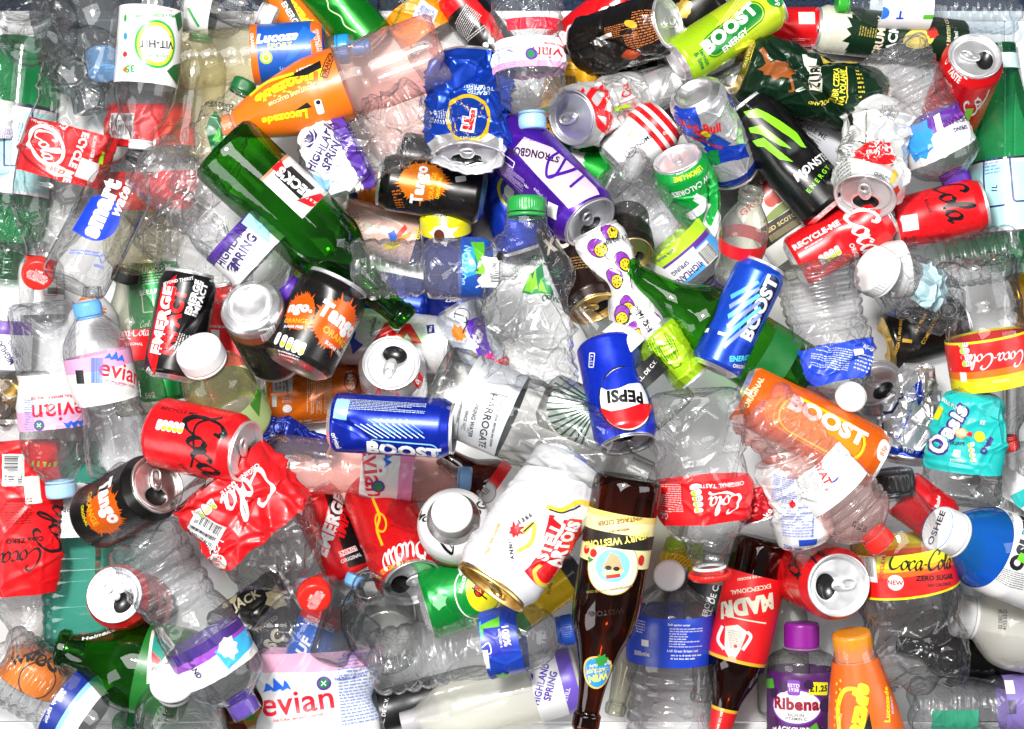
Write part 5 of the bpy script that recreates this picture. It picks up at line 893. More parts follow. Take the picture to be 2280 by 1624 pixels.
can('blue energy can dented at one end, lying open end right', (735,940),(1012,955), 66, [(0,C('#102aa8',.55))], [('fp',860,905,190,30,5,-4,C('#c8d8ff')),('r',770,910,30,50,-8,C('#8ab4ec')),('fr',905,1000,150,40,-5,C('#7ab8f0'),3.5,{'r':16}),('t','BOOST',905,1004,34,-6,WHITE,{'b':.06}),('t','original',755,985,11,-80,WHITE)]+[('line',[(800+j*14,945),(850+j*13,975)],2.2,C('#bcdcff')) for j in range(9)]+[('line',[(830+j*14,935),(880+j*12,965)],1.6,C('#5a9af0')) for j in range(7)], hole=0, deform=[('dent',20,.18,.22,35,.10),('crease',10,.22,.12,50,.08,.6)])
bottle('clear mineral water bottle lying flat in the middle, pink edged label, cap right', 'evian', 'petpink', (595,1028),(1050,1067), 63, cap=cap('#7aa8e6',r=.42), labels=[(.46,.715,C('#f2f1f5'),evian(832,1050,-84,30,120,0)[:-1]+[('t','NATURAL MINERAL WATER',812,1045,6,-84,EVRED),('e',843,1083,15,15,0,C('#5a2d8f')),('e',843,1083,10,10,0,C('#0f7a45')),('fp',835,1113,70,26,5,-4,C('#6a80d0'))],{'stripes':[(.46,C('#f2f1f5')),(.645,C('#f08ab4'))]})], deform=[PET5,('dent',-20,.22,.10,35,.1),('crum',.03,.6,9)])
can('black orange soda can with open lid and brown rust marks, lower left', (210,1155),(352,1078), 71, [(0,C('#141211',.2))], [('blob',238,1140,46,46,.4,C('#e4600f',.2),4,{'sx':.8}),('t','Tango',242,1115,30,-62,WHITE,{'b':.06,'sx':.85}),('t','ORANGE',210,1130,13,-64,C('#f2a01e'),{'b':.02}),('t','ORIGINAL',196,1145,7,-64,C('#f0c81a'))], L=3.48, hole=60, lid=(.80,.76,.74,1))
can('red sugar free can with open lid facing up at lower left', (322,1350),(254,1325), 72, [(0,C('#cf1018',.2))], [('s','Co',330,1345,28,60,BLACK,{'w':.26,'swash':False}),('t','ZERO',285,1272,8,-15,BLACK),('s','Ca',352,1340,22,50,BLACK,{'w':.26,'swash':False})], L=3.48, hole=-20)
bottle('red and blue sports bottle showing through the crushed neck of the large named bottle', 'plain', 'petdark', (685,1490),(748,1318), 58, cap=None, labels=[(.05,.85,C('#1a58b8'),[('t','HYDRATION\nPERFORMANCE',712,1380,8,-20,WHITE),('t','UF',680,1430,24,60,C('#d8e8f8'),{'b':.05})],{'stripes':[(.05,C('#1a58b8')),(.6,C('#cf202a'))]})])
bottle('big crushed mineral water bottle with large red name at the bottom', 'evian', 'petfog', (712,1740),(698,1285), 138, cap=cap('#8fb4e6',r=.26,h=.2), labels=[(.24,.645,C('#f1f2f4'),evian(662,1555,8,36,150,1)+[('fp',792,1530,80,150,15,5,C('#6a8ad4')),('t','Composition in mg/L',792,1452,6,5,C('#3a5ac8')),('t','NATURAL MINERAL WATER',790,1500,5.5,5,C('#3a5ac8'))],{'stripes':[(.24,C('#f1f2f4')),(.555,C('#f0a4bf'))]})], deform=[('flat',.42),('crum',.10,.7,44,.5,.95),('crease',10,.8,.25,60,.08,.4)])
bottle('huge crumpled cola bottle with red label, barcode and crushed clear neck', 'cola', 'petgrey', (470,1040),(715,1335), 128, cap=dict(r=.30,h=.26,col=C('#e0241a'),xf=(0,-.2,2.78,72,20),text=[('I AM\nATTACHED\nTO RECYCLE\nTOGETHER',.05,200,WHITE,0,0)]), labels=[(.06,.50,INKR,[('s','Cola',555,1098,46,214,WHITE,{'w':.3,'swash':False}),('r',460,1172,74,56,-25,WHITE),('bar',460,1168,62,40,-25),('t','5 000112 663914',452,1196,7,-25,BLACK),('t','ORIGINAL TASTE',535,1062,10,214,WHITE,{'b':.03}),('r',440,1215,60,14,-25,WHITE,{'r':7}),('t','7 SERVINGS',440,1215,8,-25,INKR),('e',492,1235,24,18,-60,C('#c8c2ba')),('t','£2.59',492,1235,11,-112,INKR,{'b':.02}),('t','1.75L',492,1205,10,-112,WHITE),('s','Co',478,1290,14,-60,WHITE,{'swash':False})]+traffic(455,1128,60,26,40,4))], deform=[('flat',.6),('squeeze',.6,.80,.16),('crum',.16,.75,40,.05,.95),('crease',20,.62,.3,70,.1,.4)])
bottle('clear bottle neck with sky blue cap behind the open glass jar mouth', 'plain', 'petdark', (730,1470),(795,1280), 46, cap=cap('#6ea6e6',r=.5,h=.5))
bottle('ribbed clear water bottle with purple cap resting on the lower left heap', 'water', 'petfog', (312,1185),(552,1590), 90, ribs=[(.06,.44,6,.05)], cap=cap('#4f2a9a',r=.38), labels=[(.57,.76,C('#f4f4f6'),[('p',[(470,1440),(555,1390),(570,1420),(500,1478)],C('#35a6e8')),('blob',500,1432,22,8,.4,C('#f4f4f6'),4),('t','500mle',428,1410,13,205,WHITE,{'b':.02}),('fp',500,1375,70,24,5,27,C('#d8c4f0')),('t','HIGHLAND',420,1460,12,-60,DPURP,{'b':.03}),('e',470,1388,9,9,0,WHITE)],{'stripes':[(.57,C('#3a2272')),(.62,C('#8a3fb0')),(.655,C('#f4f4f6'))]})], lift=-.03, deform=[PET5,('kink',.25,.10,.12),('crum',.03,.6,6)])
bottle('round shouldered green lager bottle with open mouth and star, lower left', 'round', 'green', (425,1510),(130,1442), 105, labels=[(.12,.36,C('#1a6a24'),[('p',[(345,1410),(362,1400),(405,1450),(360,1520),(342,1525)],C('#d8d4cc')),('p',[(352,1412),(390,1450),(360,1500),(350,1460)],C('#1f8a7a')),('p',[(350,1455),(372,1475),(352,1500)],INKR),('t','Heineken',392,1470,16,70,BLACK,{'b':.03})],{'th':(-75,75)}),], prints=[('t','Heineken',232,1415,15,-6,C('#e8ece6'),{'b':.04}),('blob',190,1408,11,5,.9,INKR,3)], lift=.035, glass=True, collar=None)
bottle('clear ribbed water bottle with blue band label at bottom left corner', 'water', 'pet', (-10,1460),(290,1660), 86, ribs=[(.04,.46,7,.05)], cap=None, labels=[(.50,.72,C('#f2f3f5'),[('t','Still',152,1560,12,245,WHITE,{'b':.03}),('t',"British spring",132,1580,11,245,WHITE),('t',"by Sainsbury's",118,1575,8,245,WHITE,{'b':.02}),('fp',170,1530,36,30,5,245,C('#888'))],{'stripes':[(.50,C('#16308c')),(.60,C('#8ac4ee')),(.63,C('#f2f3f5'))]})], deform=[PET5])
bottle('small clear water bottle with a white flip cap, upright at bottom left', 'plain', 'pet', (428,1740),(384,1518), 92, cap=dict(r=.40,h=.30,col=C('#f2f2f2'),prof=[(.34,0),(.36,.02),(.36,.16),(.48,.20),(.49,.26),(.46,.32),(0,.34)],ridges=0), lift=.02, L=4.2, up=1)

# ---------------- centre and lower middle
can('red sugar free can with black script in front of the juice bottle, lid right', (345,960),(550,1006), 77, [(0,INKR)], [('s','Coca',468,992,52,-78,BLACK,{'w':.34,'swash':False}),('line',[(500,935),(445,950),(440,1010),(432,1040)],5,BLACK),('t','ZERO SUGAR',433,1055,9,-75,BLACK),('t','RECYCLE ME',405,920,10,-10,BLACK,{'b':.02})]+traffic(388,953,62,24,-10,5,('#eee','#a6d12c','#a6d12c','#a6d12c','#a6d12c')), L=3.0, hole=140, deform=[('dent',30,.5,.03,30,.15)])
bottle('round bellied drink bottle seen from above with a smooth white cap', 'squat', 'pet', (1020,1205),(1006,1140), 78, cap=dict(r=.56,h=.7,col=C('#f2efec'),ridges=0,text=[('fr',.01,0,BLACK,0,0)][:0]), labels=[(.40,.76,C('#f4f2f0'),[('t','MOGU MOGU',1030,1102,9,-32,BLACK,{'b':.03}),('t','MOGU MOGU',965,1135,7,60,BLACK,{'b':.03}),('t','Nutrition Facts',1052,1205,6,35,BLACK),('fr',1060,1215,36,20,35,BLACK,1.2),('fp',1060,1215,30,14,4,35,C('#666')),('fr',990,1225,20,12,-5,BLACK,2),('e',960,1160,7,8,0,INKR),('blob',975,1190,10,6,.4,C('#e86a7a'),3)],{'stripes':[(.40,INKR),(.47,C('#f4f2f0'))]})], L=3.0, up=1)
can('large crushed white lager can with red name panel and gold lid', (1290,1030),(1092,1310), 104, [(0,C('#c6c6ca',.12))], [('p',[(1236,1130),(1305,1150),(1298,1215),(1275,1240),(1250,1300),(1205,1292),(1180,1255),(1215,1215)],INKR),('t','STELLA',1240,1182,27,63,WHITE,{'b':.06,'sx':.85}),('t','ARTOIS',1264,1205,27,63,WHITE,{'b':.06,'sx':.85}),('line',[(1230,1110),(1262,1122),(1300,1108),(1325,1115)],11,C('#d4b23a')),('line',[(1236,1118),(1266,1128),(1306,1116)],3,BLACK),('line',[(1215,1245),(1200,1260),(1210,1290),(1235,1310)],10,C('#d4b23a')),('line',[(1175,1170),(1200,1150),(1195,1190),(1165,1210)],8,C('#d4b23a')),('line',[(1177,1168),(1200,1148)],3,BLACK),('blob',1160,1165,12,8,1.0,INKR,3),('t','ANNO',1150,1205,9,100,BLACK,{'sp':1.4}),('t','1366',1180,1138,10,35,BLACK,{'sp':1.4}),('t','PREMIUM LAGER',1105,1185,7,70,C('#c8aa5a'))], lid=GOLD, hole=35, L=3.6, deform=[('flat',.62),('crum',.045,.7,15,.1,.85),('crease',-10,.35,.16,80,.14,.3)])
bottle('wide open clear glass jar bottle looking into its mouth, lower middle', 'round', 'glass', (860,1430),(820,1303), 84, L=4.4, glass=True, fine=1)
bottle('clear ribbed water bottle with blue cap lying at the bottom middle', 'water', 'petfog', (830,1478),(1282,1400), 76, ribs=[(.04,.40,5,.07)], cap=cap('#1f4aa8',r=.44), labels=[(.56,.74,C('#1a3fb0'),[('p',[(1060,1400),(1080,1385),(1085,1420),(1065,1440)],C('#3aa0e0')),('p',[(1078,1395),(1120,1375),(1125,1410),(1088,1425)],C('#5ab41e')),('r',1120,1425,60,60,8,C('#2432a8')),('t','100%',1138,1415,15,-80,WHITE,{'b':.04}),('t','RECYCLED &',1125,1420,5,-80,WHITE),('r',1080,1470,40,50,5,C('#e8f2f6')),('t','BUX',1105,1500,20,-80,C('#1a4ab8'),{'b':.03}),('line',[(1085,1440),(1100,1430),(1105,1450),(1090,1455)],3,WHITE),('blob',1125,1500,14,6,.5,C('#3a9a2a'),3)])], deform=[PET5,('crum',.03,.6,2)])
bottle('frosty glass bottle with purple cap and thistle label at the bottom edge', 'plain', 'milk', (1290,1510),(895,1612), 72, cap=cap('#4b1f92',r=.34), labels=[(.02,.26,C('#f0eff4'),highland(1215,1525,76,16,C('#4a2a98'))+[('t','STILL',1262,1545,9,78,WHITE,{'b':.03})],{'stripes':[(.02,C('#6a52b8')),(.10,C('#e9e8f2'))]})], glass=True)

# ---------------- centre: clear bottles on top
bottle('clear ribbed bottle with blue and green band, lying left of the green capped bottle', 'water', 'petfog', (778,600),(1150,598), 68, ribs=[(.05,.48,5,.08)], cap=None, labels=[(.66,.85,C('#16469c'),[('p',[(1045,540),(1075,540),(1075,595),(1060,600)],C('#4aa01e')),('p',[(1020,570),(1050,550),(1055,610),(1030,620)],C('#2a94d8')),('t','BUXTON',1030,590,16,80,C('#8ac4f0')),('line',[(1055,640),(1070,630),(1075,650)],3,WHITE)])], deform=[PET5,('crum',.04,.6,13)])
bottle('large crushed clear water bottle with green cap and pale green hill print, centre', 'squat', 'pet', (1172,870),(1172,440), 108, cap=cap('#1f8a3c',r=.40,h=.32), ribs=[(.05,.30,4,.05)], prints=[('t','CERTIFIED',1207,588,10,0,C('#14362c'),{'b':.03}),('t','CARBON NEUTRAL',1207,602,6,0,C('#14362c'),{'b':.03}),('p',[(1160,665),(1180,625),(1205,600),(1230,640),(1245,665)],C('#2a7a4a')),('p',[(1165,660),(1180,620),(1192,660)],C('#7ac03a')),('p',[(1180,655),(1192,610),(1205,655)],C('#8acc3a')),('p',[(1205,660),(1215,630),(1225,662)],C('#7ac03a')),('s','Volvic',1235,668,16,2,C('#144a30'),{'w':.3,'swash':False}),('r',1090,615,36,70,-10,C('#e0e4e2')),('bar',1100,620,50,20,80),('r',1068,600,20,34,-5,C('#7ac43a')),('ring',1068,595,7,7,0,WHITE,2),('e',1113,580,8,11,0,BLACK),('fp',1150,610,20,20,4,0,C('#2a5a44')),('fp',1245,615,30,30,5,5,C('#2a5a44'))], deform=[PET5,('flat',.7),('crum',.12,.7,51,0,.8),('crease',10,.48,.22,70,.1,.3),('squeeze',.88,.5,.12)])

# ---------------- right side
can('gold can at the right edge with black small lettering', (2240,672),(2330,652), 58, [(0,C('#cf9a2a',.75))], [('t','500 ML',2252,685,8,85,BLACK),('t','ALC 6',2270,640,8,85,BLACK)])
can('black beer can with gold rims lying beside the red and yellow labelled bottle', (1968,765),(2150,715), 64, [(0,GOLD),(.05,C('#141312',.15)),(.97,GOLD)], [('t','COMBINATION',2060,735,8,62,C('#d9a83a')),('t','AND PILSNER',2040,720,7,62,C('#d9a83a')),('e',2100,692,20,20,0,C('#d8d8d8')),('e',2100,692,17,17,0,BLACK),('blob',2100,692,9,7,.5,C('#d8d8d8'),3),('t','GENERAL',2115,720,7,75,C('#d8d8d8')),('fp',1988,760,8,90,2,82,C('#c9982a')),('t','CERVEZA OL PIVO BEER',1990,755,6,82,C('#d9a83a'))], base=GOLD)
bottle('ribbed clear bottle lying crosswise at right beneath the white capped crushed bottle', 'water', 'pet', (2262,560),(1905,615), 62, ribs=[(.05,.55,8,.07)], cap=None, labels=[(.70,.90,C('#ecedf6'),[('fp',1975,575,40,24,5,10,C('#8a90c8'))])], deform=[PET5])
bottle('crushed clear bottle with flat white cap and scrap of blue label', 'squat', 'pet', (2110,690),(1936,597), 66, cap=cap('#eef0f0',r=.80,h=.5), labels=[(.30,.62,C('#b4d4f0'),[('t','rainbow',1985,670,12,20,C('#c8508a'),{'sh':.3}),('fp',1975,690,40,30,5,-20,C('#3a5ac0'))],{'th':(-20,80)})], L=3.4, up=1, deform=[('crum',.24,1.0,27,0,.85),('squeeze',.85,.4,.3)])
can('opened silver can with orange foot, hidden under the split bottle label', (2000,955),(1948,852), 66, [(0,C('#e07a2a',.4)),(.2,C('#c8c9cc',.85))], [], L=2.6, hole=20, lid=DULL)
can('folded silver and blue energy can crumpled to a point', (2015,1030),(2048,815), 66, [(0,C('#d4d6da',.85)),(.10,C('#1638a0',.5)),(.17,C('#d4d6da',.85))], [('p',[(1990,890),(2010,860),(1955,985),(1940,990)],C('#101a4a',.5)),('p',[(2035,850),(2060,840),(2070,880),(2050,900)],C('#16309a',.4)),('t','www.redbull.co.uk',2012,940,7,65,C('#2a4ac0')),('fr',2030,870,30,22,60,C('#2a4ac0'),2),('t','Win',2022,995,9,-15,C('#cfd8f0'))], deform=[('squeeze',.55,.92,.35),('crum',.26,1.0,61,.12,1),('crease',0,.5,.3,70,.15,.5)])
bottle('clear cola bottle with yellow and red lemon label, upside down at right', 'cola', 'petgrey', (2168,570),(2238,1005), 92, cap=cap('#d8241e',r=.34,h=.25), labels=[(.40,.66,C('#e01a18'),[('s','Coca-Cola',2215,790,22,184,WHITE,{'w':.26,'swash':False}),('t','Lemon',2225,835,9,186,C('#f0e8a0')),('r',2148,830,18,24,5,C('#e8d8d0')),('p',[(2130,840),(2275,835),(2278,875),(2140,880)],YEL)]+traffic(2150,770,70,24,-78,5,('#eee','#a6d12c','#a6d12c','#d8241e','#a6d12c')),{'stripes':[(.40,YEL),(.412,C('#e01a18')),(.55,C('#f06a14')),(.585,C('#f8b81a')),(.61,YEL)]})], deform=[('petal',5,.16),('squeeze',.93,.15,.1)])
bottle('flattened teal labelled soft drink bottle with purple and white name', 'sport', 'petgrey', (2138,1120),(2170,830), 86, cap=None, labels=[(.25,.85,TEAL,[('t','Oasis',2112,950,36,62,C('#3a1f7a'),{'b':.14,'sx':.9}),('t','Oasis',2112,950,36,62,WHITE,{'b':.045,'sx':1.0}),('t','CITRUS PUNCH',2110,895,8,-25,WHITE,{'b':.03}),('e',2082,915,12,16,0,YEL),('e',2142,958,13,11,0,C('#f29a5a')),('e',2142,958,10,8,0,C('#f8c8a0')),('e',2182,965,12,12,0,YEL),('blob',2160,960,6,5,.6,INKR,3),('t','THORPE',2130,980,7,0,C('#102a5a'),{'b':.04}),('t','HYPERIA',2135,1018,6,-5,WHITE,{'b':.02}),('r',2132,1002,16,16,-8,C('#bfe6e4')),('t','Oasis',2195,985,12,60,C('#3a1f7a'),{'b':.08}),('t','RE',2190,935,8,-10,WHITE)]+traffic(2165,1000,46,14,-82,4,('#a6d12c','#f0a81a','#a6d12c','#a6d12c')))], deform=[('flat',.65),('squeeze',.8,.78,.18),('crum',.08,.7,7)])
bottle('split clear water bottle with torn blue band and open white cap at right', 'water', 'pet', (1812,580),(1875,915), 92, ribs=[(.05,.50,7,.05)], cap=dict(r=.38,h=.22,col=C('#f2f2f2'),ridges=0,ring=False,xf=(-.3,-.5,3.35,70,25)), labels=[(.56,.80,C('#163cb4'),[('t','500mle',1930,775,11,172,WHITE,{'b':.02}),('fp',1850,795,90,50,7,172,C('#c8d4f8')),('fp',1925,805,50,40,4,172,C('#c8d4f8')),('r',1908,782,24,12,8,WHITE)])], deform=[PET5,('squeeze',.75,.85,.12),('crum',.09,.7,55,.4,1),('flat',.8)])
bottle('small clear glass cola bottle with open mouth and red band, upright', 'contour', 'glassy', (1638,625),(1674,425), 57, labels=[(.36,.50,C('#c01420'),[('s','Coca',1612,532,10,-10,WHITE,{'w':.25,'swash':False}),('r',1652,545,14,14,0,C('#e8d0d0')),('fp',1650,530,20,8,2,0,C('#f0b0b0'))])], L=4.4, sink=.2, glass=True, fine=1)
can('blue energy can with light blue rays, leaning, silver foot lower left', (1590,825),(1700,590), 58, [(0,C('#1440b8',.5)),(.3,C('#1a4ccc',.5))], [('r',1692,688,150,46,64,C('#0a1a4a',.3),{'r':20}),('fr',1692,688,154,50,64,C('#3a7af0',.3),3,{'r':22}),('t','BOOST',1690,690,32,66,WHITE,{'b':.05,'sx':1.0}),('t','ENERGY',1650,800,12,0,C('#4ac8f0'),{'b':.04}),('t','ORIGINAL',1648,818,8,-10,WHITE),('t','75p',1745,648,9,-60,WHITE)]+[('p',[(1610+j*3,770-j*22),(1690-j*1,700-j*14),(1694-j*1,706-j*14),(1612+j*3,780-j*22)],C(c,.3)) for j,c in enumerate(('#8a9af0','#5ac0f4','#7a8af0','#6ad0f8','#8aa0f4','#5ab8f4'))]+[('fp',1588,740,10,90,2,72,WHITE)], L=4.4, up=-1, deform=[('dent',-30,.6,.03,40,.2)])
can('long orange energy can with white rounded name, price spot at its right end', (1645,865),(1955,1030), 72, [(0,C('#ee6012',.3))], [('r',1800,945,230,86,-28,C('#f28a14',.3),{'r':40}),('fr',1820,950,200,80,-28,YEL,4,{'r':38}),('fr',1815,950,214,92,-28,C('#f8a01e'),3,{'r':42}),('t','BOOST',1835,932,34,-28,WHITE,{'b':.06,'sx':1.15}),('e',1958,998,17,26,-25,WHITE),('t','85p',1958,1000,12,62,INKO,{'b':.03}),('t','ORIGINAL',1672,870,12,60,C('#ffd9b0')),('fp',1640,860,10,50,2,60,C('#ffd9b0'))])
can('white and blue energy can with small blue print under the pink bottle', (1800,1212),(1738,1020), 64, [(0,C('#dcdde2',.4)),(.14,C('#dcdde2',.4))], [('fp',1745,1080,60,60,9,-10,C('#3a5ac8')),('r',1795,1195,40,14,5,C('#1a3a9a')),('t','250 ml',1760,1210,10,-5,C('#2a3a9a'),{'b':.03}),('fp',1770,1150,70,70,8,3,C('#6a80d0')),('blob',1760,1110,8,6,.5,INKR,4),('t','www.redbull.co.uk',1805,1150,6,85,C('#2a4ac0'))], deform=[('crum',.08,.9,41,.3,1)])
can('crushed dark red cola can under the white and blue energy can', (1664,1085),(1690,1160), 40, [(0,C('#b00f1a',.35))], [('t','Coke',1700,1150,14,60,WHITE)], deform=[('crum',.1,1.0,71),('flat',.6)])
can('bright red can wedged behind the black capped bottle', (2000,1090),(2110,1170), 56, [(0,C('#c8141e',.3))], [('t','Budw',2080,1110,10,70,WHITE)])
bottle('clear pale bottle with teal scrap label at the right edge', 'plain', 'petgrey', (2215,1150),(2330,980), 66, labels=[(.2,.5,C('#dfe4e4'),[('p',[(2245,1110),(2290,1085),(2290,1120),(2260,1140)],TEAL)])], cap=None, deform=[('crum',.05,.7,3)])
bottle('clear bluish bottle peeping out under the bright blue drink bottle', 'plain', 'petblue', (2130,1240),(2160,1420), 50, cap=None)
bottle('smoky bottle with black cap and red and yellow zero sugar label', 'cola', 'petgrey', (2048,1525),(1985,1048), 112, cap=cap('#1b1b1d',r=.42,h=.38,ridges=24,text=[('I AM ATTACHED\nTO RECYCLE',.07,170,WHITE,0,-.15)]), labels=[(.46,.66,C('#dc1a18'),[('s','Coca-Cola',2052,1222,28,-2,BLACK,{'w':.26,'swash':False,'sx':.9}),('t','ZERO SUGAR',2078,1262,11,-2,BLACK,{'b':.04}),('t','NO CALORIES',2085,1278,7,-2,BLACK),('e',1992,1270,17,17,0,C('#f4e8d8')),('t','NEW',1992,1270,10,0,INKR,{'b':.03}),('t','Lemon',2060,1196,9,-4,C('#7a4a0a')),('r',1936,1245,44,60,5,WHITE),('bar',1934,1240,34,46,5),('t','RECYCLE ME',1965,1240,8,82,INKR,{'b':.02}),('fp',1915,1220,20,40,4,5,YEL)],{'stripes':[(.46,YEL),(.47,C('#dc1a18')),(.56,C('#ee5a16')),(.585,C('#f8a81a')),(.605,YEL)]})], ribs=[(.18,.44,1,.04)], deform=[('petal',6,.2),('crum',.06,.7,5,0,.45)])
bottle('crumpled rose tinted water bottle with red cap and red lettering', 'water', 'petpink', (1680,895),(1968,1218), 82, ribs=[(.05,.40,5,.06),(.66,.80,3,.05)], cap=cap('#e2261e',r=.40), labels=[(.42,.64,C('#f2dcda'),[('t','HAYAT',1812,1040,16,-60,INKR,{'b':.04}),('e',1840,1062,14,7,30,C('#2a3a9a')),('t','SAVE WATER',1850,1000,6,-52,C('#8a90b0')),('fp',1790,1075,40,50,8,-52,C('#666')),('e',1826,1085,8,8,0,WHITE),('t','8',1826,1085,9,-60,INKR)],{'th':(-62,80)})], prints=[('t','07:17 23\n24 04 24',1900,1165,7,-25,BLACK)], deform=[PET5,('crum',.11,.75,37,0,.55),('bend',-4,90)])
bottle('flattened clear cola bottle with a red label strip, neck down, red ring', 'cola', 'pet', (1545,870),(1582,1290), 104, cap=dict(r=.40,h=.16,col=C('#e0241e'),ridges=30,ring=False,prof=[(.40,.10),(.44,.0),(.46,.03),(.46,.09),(.40,.16)]), collar=(.93,.36,.05), labels=[(.46,.69,INKR,[('s','Cola',1612,1110,26,184,WHITE,{'w':.28}),('t','ORIGINAL TASTE',1605,1072,9,182,WHITE,{'b':.02}),('fp',1490,1100,56,70,10,183,C('#ffc8c8')),('s','Coke',1475,1146,9,183,WHITE,{'swash':False})]+traffic(1552,1100,66,22,-82,5,('#eee','#a6d12c','#a6d12c','#a6d12c','#a6d12c')))], deform=[('flat',.5),('squeeze',.72,.80,.12),('crum',.09,.7,77,.05,.98)])
bottle('clear ribbed water bottle with blue text band, its white cap flipped open', 'water', 'petfog', (1488,1745),(1496,1262), 96, ribs=[(.05,.56,8,.05)], cap=[dict(r=.36,h=.24,col=C('#f0f0f0'),ridges=0,ring=False,xf=(-.05,-.55,4.93,80,0)),dict(r=.36,h=.10,col=C('#e4e4e4'),ridges=0,ring=False,prof=[(.34,0),(.37,.01),(.37,.08),(.34,.1)])], labels=[(.58,.80,C('#143cb8'),[('fp',1528,1400,76,44,6,-3,C('#dfe6fa')),('t','Still spring water',1512,1372,5,-3,WHITE,{'b':.02}),('t','Lidl Great Britain Ltd',1520,1428,5.5,-3,WHITE,{'b':.02}),('fp',1528,1442,70,14,2,-3,WHITE),('t','500mle',1432,1438,10,2,WHITE,{'b':.02}),('fp',1430,1380,24,30,4,-3,C('#dfe6fa')),('r',1440,1414,18,14,0,WHITE)])], deform=[PET5], slope=.1)
bottle('dark brown cider bottle with cream and gold label, mouth towards the bottom', 'stubby', 'brown', (1400,1062),(1302,1625), 76, labels=[(.135,.335,C('#e6d49a'),[('p',[(1296,1168),(1460,1192),(1454,1222),(1290,1200)],C('#1c1812')),('t','HENRY WESTONS',1374,1196,15,188,C('#e8d06a'),{'b':.04,'sx':.9}),('t','VINTAGE CIDER',1382,1152,10,188,C('#7a4a1a'),{'b':.02}),('t','MEDIUM DRY',1380,1172,5,188,C('#7a4a1a'))],{'th':(-86,86),'stripes':[(.135,C('#d9bc6a')),(.16,C('#e6d49a'))]})], prints=[[('e',1366,1252,60,62,8,C('#b8a05a')),('e',1366,1252,57,59,8,C('#efe6c4')),('ring',1366,1254,46,46,8,C('#b8a05a'),1.5),('e',1366,1250,38,36,8,C('#7ab8dc')),('p',[(1343,1258),(1362,1220),(1378,1228),(1390,1262)],C('#c8946a')),('r',1366,1264,46,9,8,C('#e8c88a'),{'r':4}),('r',1367,1272,30,8,8,C('#b02a20')),('e',1357,1254,7,5,0,BLACK),('e',1374,1256,7,5,0,BLACK),('e',1310,1218,10,10,0,C('#b81c1c')),('e',1325,1224,9,9,0,C('#b81c1c')),('p',[(1312,1232),(1326,1238),(1316,1246)],C('#3a7a2a')),('e',1426,1240,9,12,0,C('#b81c1c')),('t','HEREFORDSHIRE VINTAGE CIDER',1358,1302,5,188,C('#7a6a2a')),('t','WESTONS',1350,1352,12,188,C('#1c0f08'))],[('e',1332,1490,33,38,0,C('#d8b048')),('e',1332,1490,29,34,0,C('#2a8ad0')),('t','WIN',1334,1502,15,190,C('#f2e04a'),{'b':.05}),('t','A TASTE OF',1336,1484,8,190,C('#f2d06a'),{'b':.03}),('t','Adventure',1338,1472,8,190,WHITE,{'sh':.3}),('blob',1340,1462,12,8,.5,C('#2f8a3a'),5)]], inkoff=.02, glass=True, slope=.06)
bottle('brown beer bottle with a red label and a tweed figure, red neck foil', 'beer', 'brown', (1703,1200),(1590,1680), 67, labels=[(.16,.56,C('#d9161e'),[('t','EL ALMA DE MADRID',1682,1280,6,190,CREAM),('t','EXCEPCIONAL',1672,1308,10,190,CREAM),('t','MADRI',1662,1345,34,190,C('#efe2c4'),{'b':.07,'sx':.85}),('line',[(1615,1366),(1705,1382)],3,CREAM),('p',[(1618,1390),(1645,1385),(1665,1400),(1650,1440),(1632,1470),(1616,1440)],C('#cfc8bc')),('line',[(1612,1390),(1602,1420),(1615,1440)],7,WHITE),('line',[(1665,1400),(1672,1412),(1655,1440)],7,WHITE),('fp',1640,1415,30,40,8,10,C('#555')),('e',1632,1465,10,12,0,C('#d9a884')),('r',1628,1478,26,10,10,C('#555')),('e',1640,1432,4,4,0,INKR),('t','CERVEZA EXCEPCIONAL',1640,1493,5,188,YEL)],{'th':(-84,84),'stripes':[(.16,C('#d9161e')),(.545,C('#d9a82a'))]}),(.78,.99,C('#c8161c'),[('t','EL ALMA DE MADRID',1604,1600,6,255,CREAM)],{'stripes':[(.78,C('#d9a82a')),(.795,C('#c8161c'))]})], glass=True, slope=.15)
can('red sugar free can tipped up at lower right, open lid facing right', (1786,1270),(1868,1304), 84, [(0,C('#d01018',.2))], [('s','Co',1790,1260,40,-110,BLACK,{'w':.24,'swash':False}),('t','ZERO',1840,1228,8,20,BLACK)], L=3.48, hole=30)
bottle('cloudy white capped milk drink bottle at the right edge', 'squat', 'milk', (2420,1422),(2122,1368), 100, cap=cap('#efeee8',r=.48,h=.40,ridges=50), prints=[('t','02 DEC 24\n4153 03:21',2210,1375,7,85,C('#444'))])
bottle('bright blue drink bottle with large white printed cap at the right', [(0,.9),(.05,1),(.58,1),(.66,.97),(.84,.62),(.88,.52),(1,.52)], 'petbright', (2390,1300),(2086,1176), 86, cap=cap('#eceef4',r=.55,h=.48,ridges=60,text=[('OSHEE',.2,0,C('#1c1c40'),0,.0)]), labels=[(.04,.67,C('#f2f4f6'),[('t','OSHEE',2258,1205,26,60,BLACK,{'b':.07}),('line',[(2268,1150),(2250,1190),(2275,1215)],4,C('#4aa8e0')),('r',2258,1238,34,16,-30,C('#6ac82a')),('fp',2225,1270,70,30,6,-15,C('#333')),('t','NO PRESERVATIVES',2232,1170,6,55,BLACK)])], L=4.35, up=1, deform=[('box',4,.7)])
